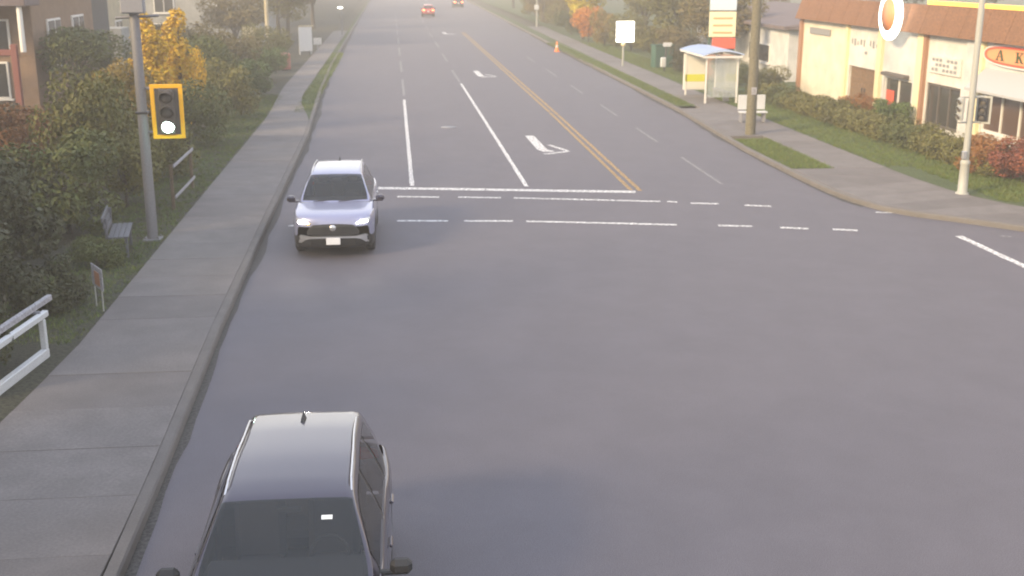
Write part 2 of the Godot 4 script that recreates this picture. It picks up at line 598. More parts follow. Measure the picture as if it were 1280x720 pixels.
	for i in 62:
		var z := 36.1 + i * 1.5
		var g := st()
		var x0 := 13.95 + clampf((z - 60.0) / 100.0, 0, 1) * 1.2
		if z > 43.0 and z < 52.0:
			x0 = at_z(RIGHT_KERB, z) + 0.17
		box(g, P((x0 + 15.65 + (x0 - 13.95 if z > 55 else 0.0)) / 2, 0.08 + rng.randf_range(-0.004, 0.004), z), Vector3(15.65 - x0 + (x0 - 13.95 if z > 55 else 0.0), 0.12, 1.488), 0.008)
		obj("slab", g, ms[rng.randi() % 5], right)
	# corner paving: radial slabs that follow the kerb
	var inner := [[15.65, 35.35], [15.66, 34.2], [15.72, 33.0], [15.85, 31.6], [16.1, 30.4], [16.5, 29.3], [17.1, 28.2], [18.0, 27.2], [19.2, 26.4], [21.2, 25.6]]
	var outer := [[12.56, 35.35], [12.56, 34.2], [12.64, 32.0], [12.8, 30.65], [13.1, 29.5], [13.62, 28.7], [14.4, 27.95], [15.6, 26.68], [17.28, 25.36], [20.05, 23.77]]
	for i in inner.size() - 1:
		slab([Vector2(inner[i][0], inner[i][1]), Vector2(inner[i + 1][0], inner[i + 1][1]), Vector2(outer[i + 1][0], outer[i + 1][1]), Vector2(outer[i][0], outer[i][1])], ms[rng.randi() % 5], right)
	s = st()
	poly_sheet(s, PackedVector2Array([Vector2(12.53, 35.4), Vector2(13.93, 35.4), Vector2(13.93, 42.2), Vector2(12.62, 42.2)]), 0.118)
	for i in 40:
		var z := 52.8 + i * 4.0
		var xs := 13.94 + clampf((z - 60.0) / 100.0, 0, 1) * 1.2
		var xs2 := 13.94 + clampf((z - 56.0) / 100.0, 0, 1) * 1.2
		quad(s, P(at_z(RIGHT_KERB, z) + 0.155, 0.118, z), P(at_z(RIGHT_KERB, z + 4) + 0.155, 0.118, z + 4), P(xs2, 0.118, z + 4), P(xs, 0.118, z))
	struct("verge_right", s, M.lawn, "grass strip between kerb and right sidewalk")
	s = st()
	poly_sheet(s, PackedVector2Array([Vector2(60, 19), Vector2(21.2, 25.62), Vector2(19.2, 26.42), Vector2(18.0, 27.22), Vector2(17.1, 28.22), Vector2(16.5, 29.32), Vector2(16.1, 30.42), Vector2(15.85, 31.62), Vector2(15.72, 33.0), Vector2(15.67, 35.4), Vector2(15.67, 60), Vector2(17.0, 160), Vector2(17.0, 330), Vector2(120, 330), Vector2(120, 19)]), 0.112)
	struct("lawn", s, M.lawn, "lawn behind the right sidewalk in front of the shops")

# ------------------------------------------------------------------ shops on the right
# wall on the plane x = X that looks towards -x, with real openings [z0, z1, y0, y1] of the given depth
func wall_x(s: SurfaceTool, X: float, z0: float, z1: float, y0: float, y1: float, holes: Array, depth: float) -> void:
	var zs := [z0, z1]
	var ys := [y0, y1]
	for h in holes:
		zs.append_array([h[0], h[1]])
		ys.append_array([h[2], h[3]])
	zs.sort()
	ys.sort()
	for i in zs.size() - 1:
		for j in ys.size() - 1:
			if zs[i + 1] - zs[i] < 0.001 or ys[j + 1] - ys[j] < 0.001:
				continue
			var cz: float = (zs[i] + zs[i + 1]) / 2
			var cy: float = (ys[j] + ys[j + 1]) / 2
			var inside := false
			for h in holes:
				if cz > h[0] and cz < h[1] and cy > h[2] and cy < h[3]:
					inside = true
			if not inside:
				quad(s, P(X, ys[j], zs[i]), P(X, ys[j + 1], zs[i]), P(X, ys[j + 1], zs[i + 1]), P(X, ys[j], zs[i + 1]))
	for h in holes:
		var a := [P(X, h[2], h[0]), P(X, h[3], h[0]), P(X, h[3], h[1]), P(X, h[2], h[1])]
		for k in 4:
			var p: Vector3 = a[k]
			var q: Vector3 = a[(k + 1) % 4]
			quad(s, p, q, q + Vector3(depth, 0, 0), p + Vector3(depth, 0, 0))

func shop_window(parent: Node, X: float, z0: float, z1: float, y0: float, y1: float, panes: int, fm: Material, pm: Material) -> void:
	var w := bx("window", parent, P(X + 0.1, y0 + 0.05, (z0 + z1) / 2), Vector3(0.1, 0.1, z1 - z0), fm, 0.006)
	bx("frame", w, P(X + 0.1, y1 - 0.05, (z0 + z1) / 2), Vector3(0.1, 0.1, z1 - z0), fm, 0.006)
	for i in panes + 1:
		var z := lerpf(z0 + 0.04, z1 - 0.04, float(i) / panes)
		bx("mullion", w, P(X + 0.1, (y0 + y1) / 2, z), Vector3(0.09, y1 - y0 - 0.2, 0.07), fm, 0.006)
	for i in panes:
		var za := lerpf(z0 + 0.04, z1 - 0.04, float(i) / panes) + 0.035
		var zb := lerpf(z0 + 0.04, z1 - 0.04, float(i + 1) / panes) - 0.035
		bx("pane", w, P(X + 0.12, (y0 + y1) / 2, (za + zb) / 2), Vector3(0.012, y1 - y0 - 0.2, zb - za), pm, 0.0)

func build_shop() -> void:
	var X := 20.5
	var b := thing("shop_row", "single storey cream shop row with brown mansard roof on the right", "building", P(X, 0.1, 45))
	var off := -b.position
	var inner := Node3D.new()
	# parts are built in world coordinates and shifted, so each gets the offset as its own position
	var add := func(called: String, s: SurfaceTool, m: Material, par: Node = null) -> MeshInstance3D:
		var o := obj(called, s, m, par if par else b)
		if not par:
			o.position = off
		return o
	inner.free()
	# walls, one per unit
	var units := [
		[51.6, 57.5, M.cream, []],
		[47.75, 51.6, M.offwhite, [[48.0, 51.2, 0.1, 2.08]]],
		[43.95, 47.75, M.palewall, [[44.6, 47.3, 0.3, 1.98]]],
		[39.35, 43.95, M.offwhite, [[40.55, 43.3, 0.45, 2.06]]],
		[26.0, 39.35, M.palewall, [[34.0, 38.9, 0.75, 2.2], [27.2, 32.8, 0.75, 2.2]]],
	]
	for u in units:
		var s := st()
		wall_x(s, X, u[0], u[1], 0.05, 3.86, u[3], 0.22)
		add.call("wall", s, u[2])
	# body behind the fronts, end wall and flat roof
	var s := st()
	box(s, P(X + 6.15, 1.95, 41.75), Vector3(11.86, 3.8, 31.45), 0.0)
	add.call("rear_wall", s, M.cream)
	s = st()
	box(s, P(X + 6.0, 3.99, 41.75), Vector3(12.3, 0.18, 31.7), 0.02)
	add.call("roof", s, M.roof)
	# mansard: sloping face of separate panels
	var z := 25.9
	while z < 57.5:
		var z1 := minf(z + 1.6, 57.65)
		s = st()
		var o := 0.012
		quad(s, P(X - 0.42, 3.88, z + o), P(X - 0.42, 3.88, z1 - o), P(X - 0.08, 4.93, z1 - o), P(X - 0.08, 4.93, z + o))
		quad(s, P(X - 0.42, 3.88, z + o), P(X - 0.42, 3.88, z1 - o), P(X + 0.02, 3.88, z1 - o), P(X + 0.02, 3.88, z + o))
		quad(s, P(X - 0.08, 4.93, z + o), P(X - 0.08, 4.93, z1 - o), P(X + 0.3, 4.93, z1 - o), P(X + 0.3, 4.93, z + o))
		quad(s, P(X - 0.42, 3.88, z + o), P(X + 0.02, 3.88, z + o), P(X + 0.3, 4.93, z + o), P(X - 0.08, 4.93, z + o))
		quad(s, P(X - 0.42, 3.88, z1 - o), P(X + 0.02, 3.88, z1 - o), P(X + 0.3, 4.93, z1 - o), P(X - 0.08, 4.93, z1 - o))
		add.call("mansard_panel", s, M.mansard)
		z = z1
	# pilasters
	for p in [[57.55, 0.3, M.trim_brown], [51.45, 0.24, M.pilaster], [47.75, 0.42, M.pilaster], [43.9, 0.5, M.pilaster], [43.52, 0.2, M.trim_brown], [39.75, 0.75, M.palewall], [39.1, 0.28, M.pilaster]]:
		s = st()
		box(s, P(X - 0.07, 1.96, p[0]), Vector3(0.16, 3.8, p[1]), 0.012)
		add.call("pilaster", s, p[2])
	# doors and windows
	for k in 2:
		s = st()
		box(s, P(X + 0.14, 1.08, 48.83 + k * 1.57), Vector3(0.06, 1.94, 1.54), 0.01)
		var d: MeshInstance3D = add.call("door", s, M.door_brown)
		bx("handle", d, P(X + 0.08, 1.05, 49.45 + k * 0.3), Vector3(0.06, 0.3, 0.04), M.dark_metal, 0.008)
		for r in 3:
			bx("panel", d, P(X + 0.105, 0.45 + r * 0.62, 48.83 + k * 1.57), Vector3(0.02, 0.5, 1.2), M.door_brown, 0.006)
	var holder := Node3D.new()
	holder.name = "shopfront"
	b.add_child(holder)
	holder.position = off
	shop_window(holder, X, 44.6, 47.3, 0.3, 1.98, 2, M.frame_white, M.pane)
	shop_window(holder, X, 40.55, 43.3, 0.45, 2.06, 3, M.frame_dark, M.pane)
	shop_window(holder, X, 34.0, 38.9, 0.75, 2.2, 4, M.frame_white, M.pane2)
	shop_window(holder, X, 27.2, 32.8, 0.75, 2.2, 4, M.frame_white, M.pane2)
	for c in holder.get_children():   # windows hang directly under the building
		holder.remove_child(c)
		c.position = off
		b.add_child(c, true)
	b.remove_child(holder)
	holder.free()
	# window hood, red notice, awning
	s = st()
	box(s, P(X - 0.12, 2.08, 46.0), Vector3(0.3, 0.14, 2.2), 0.02)
	add.call("window_hood", s, M.frame_dark)
	s = st()
	box(s, P(X + 0.08, 1.05, 46.75), Vector3(0.02, 0.7, 0.75), 0.004)
	add.call("notice", s, M.sign_red)
	s = st()
	var aw := [P(X - 0.03, 2.95, 0), P(X - 0.75, 2.3, 0), P(X - 0.75, 2.22, 0), P(X - 0.03, 2.22, 0)]
	for k in 4:
		var p: Vector3 = aw[k]
		var q: Vector3 = aw[(k + 1) % 4]
		quad(s, p + Vector3(0, 0, -38.85), q + Vector3(0, 0, -38.85), q + Vector3(0, 0, -27.0), p + Vector3(0, 0, -27.0))
	for zz in [-38.85, -27.0]:
		quad(s, aw[0] + Vector3(0, 0, zz), aw[1] + Vector3(0, 0, zz), aw[2] + Vector3(0, 0, zz), aw[3] + Vector3(0, 0, zz))
	add.call("awning", s, M.awning)
	# signs on the wall
	s = st()
	box(s, P(X - 0.04, 3.36, 55.05), Vector3(0.06, 0.3, 2.7), 0.01)
	add.call("wall_sign", s, M.grey_print)
	s = st()
	box(s, P(X - 0.04, 2.79, 41.85), Vector3(0.08, 0.66, 2.5), 0.01)
	var wb: MeshInstance3D = add.call("wall_sign", s, M.offwhite)
	for r in 3:
		s = st()
		for k in 7:
			if (k + r * 2) % 5 != 3:
				box(s, P(X - 0.09, 2.97 - r * 0.18, 40.95 + k * 0.3), Vector3(0.012, 0.11, 0.2), 0.0)
		obj("lettering", s, M.grey_print, wb).set_meta("kind", "stuff")
	s = st()
	for k in 9:
		if k != 3:
			box(s, P(X - 0.012, 3.1 + (k % 3) * 0.03, 48.3 + k * 0.34), Vector3(0.02, 0.16 + 0.07 * ((k * 5) % 3), 0.1 + 0.05 * (k % 2)), 0.0)
	box(s, P(X - 0.012, 2.74, 49.4), Vector3(0.02, 0.13, 0.26), 0.0)
	add.call("lettering", s, M.grey_print).set_meta("kind", "stuff")
	# round white sign with a red disc, on the roof edge
	s = st()
	lathe(s, P(X - 0.62, 4.5, 45.75), Vector3(-1, 0, 0), [Vector2(0.0, -0.1), Vector2(0.95, -0.1), Vector2(1.0, -0.06), Vector2(1.0, 0.06), Vector2(0.94, 0.1), Vector2(0.66, 0.1), Vector2(0.66, 0.09), Vector2(0, 0.09)], 36)
	var rs: MeshInstance3D = add.call("round_sign", s, M.sign_white)
	s = st()
	lathe(s, P(X - 0.72, 4.5, 45.75), Vector3(-1, 0, 0), [Vector2(0.64, 0.0), Vector2(0.64, 0.02), Vector2(0, 0.03)], 36)
	obj("red_disc", s, M.sign_orange, rs)
	# long oval sign
	var ov := func(rz: float, ry: float, d0: float, d1: float) -> SurfaceTool:
		var g := st()
		var n := 40
		for i in n:
			var pa := []
			for k in 2:
				var t := TAU * (i + k) / n
				var cz := 35.9 + signf(cos(t)) * pow(absf(cos(t)), 0.55) * rz
				var cy := 3.46 + signf(sin(t)) * pow(absf(sin(t)), 0.8) * ry
				pa.append(Vector2(cz, cy))
			quad(g, P(X - d0, pa[0].y, pa[0].x), P(X - d0, pa[1].y, pa[1].x), P(X - d1, pa[1].y, pa[1].x), P(X - d1, pa[0].y, pa[0].x))
			tri(g, P(X - d1, 3.46, 35.9), P(X - d1, pa[0].y, pa[0].x), P(X - d1, pa[1].y, pa[1].x))
		return g
	var os: MeshInstance3D = add.call("oval_sign", ov.call(3.05, 0.38, 0.0, 0.12), M.frame_white)
	obj("red_border", ov.call(2.95, 0.32, 0.1, 0.135), M.sign_red, os)
	obj("orange_field", ov.call(2.75, 0.24, 0.13, 0.148), M.sign_orange, os)
	var tx := ["A", "K"]
	for k in 2:
		var tm := TextMesh.new()
		var f := SystemFont.new()
		f.font_names = PackedStringArray(["Droid Serif"])
		f.font_weight = 700
		tm.font = f
		tm.text = tx[k]
		tm.font_size = 64
		tm.pixel_size = 0.0078
		tm.depth = 0.02
		tm.material = M.green_print
		var o := put("letter", tm, os)
		o.position = P(X - 0.155, 3.46, 37.75 - k * 1.25)
		o.rotation.y = -PI / 2
		o.scale = Vector3(1.5, 1, 1)
	# lit strips along the top edge of the mansard
	for g in [[26.0, 43.7], [55.3, 57.6]]:
		s = st()
		box(s, P(X - 0.03, 5.03, (g[0] + g[1]) / 2), Vector3(0.14, 0.15, g[1] - g[0]), 0.01)
		add.call("light_strip", s, M.lit_strip)
		var al := AreaLight3D.new()
		al.name = "strip_light"
		al.area_size = Vector2(g[1] - g[0], 0.15)
		al.light_energy = 0.05 * (g[1] - g[0])
		al.light_color = Color(1.0, 0.82, 0.5)
		al.area_range = 30.0
		al.shadow_enabled = true
		add_child(al)
		al.position = P(X - 0.14, 5.03, (g[0] + g[1]) / 2)
		al.rotation.y = PI / 2
	# low pale building farther along
	house("side_building", "low pale grey building just beyond the cream shop row", 22.0, 33.0, 64.0, 84.0, 3.0, 1.0, M.palewall, M.roof_mauve,
		[["x", 67.0, 71.0, 0.9, 2.0], ["x", 74.0, 79.0, 0.9, 2.0], ["z", 23.5, 26.0, 0.9, 2.0], ["z", 28.0, 31.0, 0.9, 2.0]], -1.0)

# ------------------------------------------------------------------ houses
# windows: ["z", x0, x1, y0, y1] on the face towards the camera, ["x", z0, z1, y0, y1] on the face towards the street
func house(called: String, label: String, x0: float, x1: float, z0: float, z1: float, h: float, rh: float, wm: Material, rm: Material, wins: Array, side := 1.0, fm: Material = null) -> Node3D:
	if fm == null:
		fm = M.frame_white
	var o := thing(called, label, "house" if called != "side_building" else "building", P((x0 + x1) / 2, 0.1, (z0 + z1) / 2))
	var off := -o.position
	var s := st()
	box(s, P((x0 + x1) / 2, h / 2, (z0 + z1) / 2), Vector3(x1 - x0, h, z1 - z0), 0.02)
	obj("wall", s, wm, o).position = off
	s = st()
	var e := 0.45
	var xm := (x0 + x1) / 2
	var r := [P(x0 - e, h, z0 - e), P(x1 + e, h, z0 - e), P(x1 + e, h, z1 + e), P(x0 - e, h, z1 + e)]
	var up := Vector3(0, 0.18, 0)
	var ra := P(xm, h + rh, z0 + rh * 0.4)
	var rb := P(xm, h + rh, z1 - rh * 0.4)
	quad(s, r[0], r[1], r[2], r[3])
	for k in 4:
		quad(s, r[k], r[(k + 1) % 4], r[(k + 1) % 4] + up, r[k] + up)
	tri(s, r[0] + up, r[1] + up, ra)
	tri(s, r[2] + up, r[3] + up, rb)
	quad(s, r[1] + up, r[2] + up, rb, ra)
	quad(s, r[3] + up, r[0] + up, ra, rb)
	obj("roof", s, rm, o).position = off
	for w in wins:
		var c: Vector3
		var size: Vector3
		var out: Vector3
		if w[0] == "z":
			c = P((w[1] + w[2]) / 2, (w[3] + w[4]) / 2, z0 - 0.03)
			size = Vector3(w[2] - w[1], w[4] - w[3], 0.1)
			out = Vector3(0, 0, 1)
		else:
			c = P((x1 if side > 0 else x0) + 0.03 * side, (w[3] + w[4]) / 2, (w[1] + w[2]) / 2)
			size = Vector3(0.1, w[4] - w[3], w[2] - w[1])
			out = Vector3(side, 0, 0)
		var f := bx("window", o, c, size, fm, 0.02)
		f.position = off
		var ps := size - Vector3(0.16, 0.16, 0.16)
		ps = ps.max(Vector3(0.02, 0.02, 0.02))
		bx("pane", f, c + out * 0.05, ps, M.pane, 0.0)
		var bar := Vector3(0.05, ps.y, 0.05)
		bx("glazing_bar", f, c + out * 0.055, bar, fm, 0.0)
		bx("sill", f, c + out * 0.06 - Vector3(0, size.y / 2 + 0.04, 0), Vector3(size.x + 0.15 * absf(out.z) + 0.06, 0.08, size.z + 0.15 * absf(out.x) + 0.06), fm, 0.01)
	return o

func build_houses() -> void:
	# house with the red porch at the top left
	var h := house("porch_house", "tan house with red porch posts and white column at top left", -27.0, -14.6, 50.0, 60.0, 5.6, 2.4, M.siding_tan, M.roof_mauve,
		[["z", -17.4, -15.5, 3.0, 4.3], ["z", -22.5, -20.6, 3.0, 4.3], ["z", -17.2, -15.7, 1.1, 2.6], ["x", 52.0, 54.0, 2.2, 4.2], ["x", 56.0, 58.0, 2.2, 4.2]])
	var off := -h.position
	for p in [[-14.85, M.red_trim], [-18.2, M.red_trim], [-22.0, M.red_trim]]:
		var s := st()
		box(s, P(p[0], 1.7, 48.2), Vector3(0.24, 3.4, 0.24), 0.02)
		obj("porch_post", s, p[1], h).position = off
	for p in [-14.5, -17.0]:
		var s := st()
		tube(s, P(p, 3.1, 48.2), P(p, 5.2, 48.2), 0.11, 0.1, 10)
		obj("column", s, M.frame_white, h).position = off
	var s := st()
	box(s, P(-19.45, 3.08, 48.2), Vector3(9.1, 0.24, 0.2), 0.02)
	obj("porch_rail", s, M.red_trim, h).position = off
	s = st()
	box(s, P(-19.4, 5.0, 49.0), Vector3(10.4, 0.3, 2.0), 0.03)
	obj("porch_roof", s, M.roof_mauve, h).position = off
	house("dark_house", "dark grey house between the porch house and the cream house", -24.5, -17.3, 66.0, 75.0, 5.6, 2.5, M.siding_dark, M.roof,
		[["z", -23.5, -22.0, 1.2, 2.6], ["z", -20.5, -19.0, 3.4, 4.8], ["x", 68.0, 70.0, 1.2, 2.8]], 1.0, M.grey_metal)
	house("cream_house", "narrow cream house behind the utility pole on the left", -22.3, -19.0, 82.0, 92.0, 5.8, 2.2, M.siding_cream, M.roof,
		[["z", -21.6, -20.4, 3.2, 4.6], ["x", 84.0, 86.0, 1.2, 2.8]])
	s = st()
	box(s, P(-19.2, 1.3, 80.6), Vector3(3.2, 2.4, 2.2), 0.03)
	tag(obj("garden_shed", s, M.siding_grey), "pale grey low shed in front of the cream house", "shed")
	house("pale_house", "pale grey house with white framed windows beyond the yellow tree", -28.0, -10.6, 98.0, 112.0, 5.8, 2.6, M.siding_grey, M.roof,
		[["z", -26.5, -24.6, 2.6, 4.4], ["z", -22.8, -20.8, 2.6, 4.4], ["z", -19.0, -17.4, 2.8, 4.4], ["z", -14.1, -12.3, 1.95, 3.4], ["z", -19.2, -18.0, 0.6, 2.0]])
	house("brick_house", "far reddish brown house seen through haze on the left", -24.0, -13.0, 128.0, 140.0, 5.6, 2.6, M.fence_brown, M.roof,
		[["z", -22.0, -20.4, 2.6, 4.2], ["z", -17.5, -16.0, 2.6, 4.2], ["x", 131.0, 133.0, 2.4, 4.2]])

# ------------------------------------------------------------------ things on the left
func signal_head(parent: Node, lit: bool, plate: bool, dark: Material, edge: Material) -> void:
	# local: faces +z, centre at origin, 0.70 x 1.22
	if plate:
		bx("backplate", parent, Vector3(0, 0, -0.06), Vector3(0.58, 1.08, 0.02), dark, 0.004)
		var s := st()
		box(s, Vector3(0, 0.575, -0.055), Vector3(0.72, 0.095, 0.035), 0.01)
		box(s, Vector3(0, -0.575, -0.055), Vector3(0.72, 0.095, 0.035), 0.01)
		for k in [-1, 1]:
			box(s, Vector3(0.3125 * k, 0, -0.056), Vector3(0.095, 1.055, 0.033), 0.01)
		obj("yellow_border", s, edge, parent)
	bx("housing", parent, Vector3(0, 0, -0.02), Vector3(0.34, 1.02, 0.16), dark, 0.03)
	for k in 3:
		var y := 0.33 - k * 0.33
		var s := st()
		lathe(s, Vector3(0, y, 0.06), Vector3(0, 0, 1), [Vector2(0.135, 0), Vector2(0.135, 0.015), Vector2(0.1, 0.04), Vector2(0, 0.055)], 20)
		var l := obj("lens", s, K.lit_lens if lit and k == 2 else M.signal_dark, parent)
		# open-bottomed visor
		s = st()
		s.set_smooth_group(0)
		for i in 16:
			var a0 := lerpf(-0.55, PI + 0.55, i / 16.0)
			var a1 := lerpf(-0.55, PI + 0.55, (i + 1) / 16.0)
			for r in [0.15, 0.144]:
				var p := Vector3(cos(a0) * r, y + sin(a0) * r, 0.05)
				var q := Vector3(cos(a1) * r, y + sin(a1) * r, 0.05)
				quad(s, p, q, q + Vector3(0, -0.02, 0.06 + 0.14 * maxf(sin(a1), 0.0)), p + Vector3(0, -0.02, 0.06 + 0.14 * maxf(sin(a0), 0.0)))
		obj("visor", s, dark, l)

func build_left_furniture() -> void:
	K.lit_lens = glow(Color(0.8, 1.0, 0.92), 6.0)
	# pole
	var p := thing("signal_pole", "tall grey steel pole carrying the yellow framed traffic signal", "pole", P(-5.76, 0.1, 27.4))
	var s := st()
	tube(s, Vector3.ZERO, Vector3(0.0, 8.6, 0), 0.125, 0.1, 16)
	obj("shaft", s, M.steel, p)
	s = st()
	box(s, Vector3(0, 0.02, 0), Vector3(0.42, 0.05, 0.42), 0.01)
	for k in [[-1, -1], [1, -1], [1, 1], [-1, 1]]:
		tube(s, Vector3(0.15 * k[0], 0.0, 0.15 * k[1]), Vector3(0.15 * k[0], 0.1, 0.15 * k[1]), 0.018, 0.018, 6)
	obj("base_plate", s, M.steel, p)
	s = st()
	for y in [2.55, 3.55]:
		tube(s, Vector3(0.05, y, 0.0), Vector3(0.46, y, 0.1), 0.03, 0.03, 8)
	obj("bracket", s, M.steel, p)
	s = st()
	tube(s, Vector3(-0.4, 5.12, 0.05), Vector3(0.55, 5.17, 0.05), 0.03, 0.03, 8)
	obj("cross_arm", s, M.steel, p)
	bx("control_box", p, Vector3(0.02, 5.62, 0.16), Vector3(0.52, 0.8, 0.24), M.grey_metal, 0.03)
	bx("band", p, Vector3(0, 3.0, 0.0), Vector3(0.27, 0.05, 0.27), M.dark_metal, 0.01)
	var t := thing("traffic_signal", "traffic signal with bright yellow border and its bottom light lit", "traffic light", P(-5.17, 3.125, 27.25), 0.06)
	signal_head(t, true, true, M.signal_dark, M.signal_yellow)
	var l := OmniLight3D.new()
	l.name = "signal_light"
	l.light_color = Color(0.75, 1.0, 0.9)
	l.light_energy = 0.06
	l.light_size = 0.1
	l.omni_range = 40
	l.shadow_enabled = true
	add_child(l)
	l.position = P(-5.17, 2.8, 27.02)
	# pale two-rail fence
	t = thing("rail_fence", "short pale two rail fence behind the signal pole beside the sidewalk", "fence", P(-5.9, 0.1, 32.5))
	for z in [-1.55, 1.5]:
		bx("post", t, Vector3(0, 0.6, -z), Vector3(0.08, 1.2, 0.08), M.fence_brown, 0.008)
	for y in [0.34, 1.16]:
		bx("rail", t, Vector3(0.07, y, 0), Vector3(0.035, 0.085, 3.1), M.grey_wood, 0.008)
	# white frame at the left edge
	t = thing("white_barrier", "white wooden barrier frame with double top rail beside the left sidewalk", "barrier", P(-5.95, 0.1, 17.85), 0.0)
	var tilt := -0.13
	t.rotation.y = tilt
	bx("bottom_rail", t, Vector3(0, 0.08, 0), Vector3(0.11, 0.16, 1.95), M.white_paint, 0.012)
	for z in [-0.93, 0.93]:
		bx("post", t, Vector3(0, 0.41, z), Vector3(0.1, 0.5, 0.085), M.white_paint, 0.012)
	bx("top_rail", t, Vector3(0.0, 0.72, 0.05), Vector3(0.1, 0.1, 2.3), M.white_paint, 0.012)
	bx("top_rail", t, Vector3(-0.14, 0.84, -0.25), Vector3(0.09, 0.1, 2.75), M.grey_wood, 0.012)
	for z in [-0.9, 0.9]:
		bx("bracket", t, Vector3(-0.07, 0.78, z), Vector3(0.14, 0.05, 0.05), M.grey_metal, 0.006)
	# lawn sign with an orange patch
	t = thing("lawn_sign", "small pale lawn sign with orange patch on thin legs", "sign", P(-5.62, 0.1, 21.6), -1.05)
	bx("panel", t, Vector3(0, 0.62, 0), Vector3(0.66, 0.42, 0.02), M.grey_wood, 0.004)
	bx("orange_patch", t, Vector3(0.03, 0.6, 0.014), Vector3(0.3, 0.26, 0.012), mat(Color(0.42, 0.20, 0.11), 0.6, T.fine, 2.0), 0.003)
	for k in [-0.22, 0.22]:
		s = st()
		tube(s, Vector3(k, 0.0, 0), Vector3(k, 0.45, 0), 0.014, 0.014, 6)
		obj("leg", s, M.white_metal, t)
	# grey bench
	t = thing("bench", "grey bench under the bushes left of the signal pole", "bench", P(-6.15, 0.1, 26.2), 0.15)
	for k in 4:
		bx("seat_slat", t, Vector3(-0.06 + 0.11 * k - 0.16, 0.5, 0), Vector3(0.1, 0.04, 1.5), M.bench_grey, 0.006)
	for k in 3:
		bx("back_slat", t, Vector3(-0.3 - 0.03 * k, 0.64 + 0.13 * k, 0), Vector3(0.04, 0.11, 1.5), M.bench_grey, 0.006)
	for z in [-0.62, 0.62]:
		bx("leg", t, Vector3(0.1, 0.24, z), Vector3(0.06, 0.48, 0.06), M.bench_grey, 0.006)
		bx("leg", t, Vector3(-0.3, 0.46, z), Vector3(0.06, 0.92, 0.06), M.bench_grey, 0.006)
	# far poles and boards
	t = thing("utility_pole", "thin pale pole beside the far left bushes", "pole", P(-8.75, 0.1, 84.8))
	s = st()
	tube(s, Vector3.ZERO, Vector3(0, 9.0, 0), 0.15, 0.11, 12)
	obj("shaft", s, M.siding_cream, t)
	bx("cross_arm", t, Vector3(0, 8.2, 0), Vector3(2.2, 0.1, 0.1), M.wood_pole, 0.01)
	t = thing("white_signboard", "tall white board sign standing beside the far left sidewalk", "sign", P(-6.4, 0.1, 88.5), 0.5)
	bx("panel", t, Vector3(0, 1.12, 0), Vector3(1.05, 1.75, 0.08), M.white_paint, 0.015)
	for k in [-0.45, 0.45]:
		bx("post", t, Vector3(k, 0.6, -0.08), Vector3(0.08, 1.2, 0.08), M.white_paint, 0.01)
	bx("cap", t, Vector3(0.1, 2.06, 0), Vector3(1.15, 0.1, 0.1), M.siding_cream, 0.01)
	t = thing("small_board", "small pale board on a post right of the tall white signboard", "sign", P(-5.65, 0.1, 90.5), 0.2)
	bx("panel", t, Vector3(0, 0.85, 0), Vector3(0.62, 0.5, 0.05), M.palewall, 0.01)
	bx("post", t, Vector3(0, 0.35, -0.05), Vector3(0.07, 0.7, 0.05), M.grey_wood, 0.006)
	t = thing("red_box", "dull red box with sloping lid beside the far left sidewalk", "box", P(-6.75, 0.1, 75.0), 0.3)
	bx("body", t, Vector3(0, 0.5, 0), Vector3(0.6, 0.9, 0.5), M.red_box, 0.03)
	bx("lid", t, Vector3(0, 0.98, 0), Vector3(0.64, 0.08, 0.55), M.red_box, 0.02, Basis(Vector3.RIGHT, 0.15))
	bx("base", t, Vector3(0, 0.03, 0), Vector3(0.5, 0.06, 0.42), M.dark_metal, 0.01)
	t = thing("pale_board", "pale blank board in the bushes in front of the far house", "sign", P(-9.9, 0.1, 84.0), 0.2)
	bx("panel", t, Vector3(0, 1.85, 0), Vector3(0.95, 0.75, 0.06), M.siding_cream, 0.015)
	bx("post", t, Vector3(0, 0.75, -0.06), Vector3(0.1, 1.5, 0.06), M.grey_wood, 0.01)
	t = thing("street_lamp", "small lit white lamp on a thin post by the far left kerb", "lamp", P(-4.75, 0.1, 114.5))
	s = st()
	tube(s, Vector3.ZERO, Vector3(0, 2.75, 0), 0.07, 0.05, 10)
	obj("post", s, M.steel, t)
	s = st()
	lathe(s, Vector3(-0.12, 2.55, 0.15), Vector3.UP, [Vector2(0, -0.1), Vector2(0.2, -0.06), Vector2(0.26, 0.0), Vector2(0.2, 0.07), Vector2(0, 0.1)], 16)
	obj("lamp", s, glow(Color(1.0, 0.95, 0.85), 1.6), t)
	s = st()
	tube(s, Vector3(0, 2.6, 0), Vector3(-0.1, 2.62, 0.12), 0.025, 0.025, 6)
	obj("arm", s, M.steel, t)
	l = OmniLight3D.new()
	l.name = "lamp_light"
	l.light_energy = 0.15
	l.light_color = Color(1, 0.95, 0.85)
	l.light_size = 0.1
	l.shadow_enabled = true
	add_child(l)
	l.position = P(-4.87, 2.65, 114.35)
	# dark fence behind the bushes at the left edge
	t = thing("board_fence", "dark weathered board fence behind the bushes at the left edge", "fence", P(-11.2, 0.1, 30.0), 0.12)
	for k in 60:
		bx("board", t, Vector3(rng.randf_range(-0.008, 0.008), 0.85 + rng.randf_range(-0.02, 0.02), -4.5 + k * 0.152), Vector3(0.025, 1.7, 0.143), M.siding_dark, 0.004)
	for y in [0.4, 1.35]:
		bx("rail", t, Vector3(-0.05, y, 0.0), Vector3(0.05, 0.09, 9.2), M.siding_dark, 0.006)

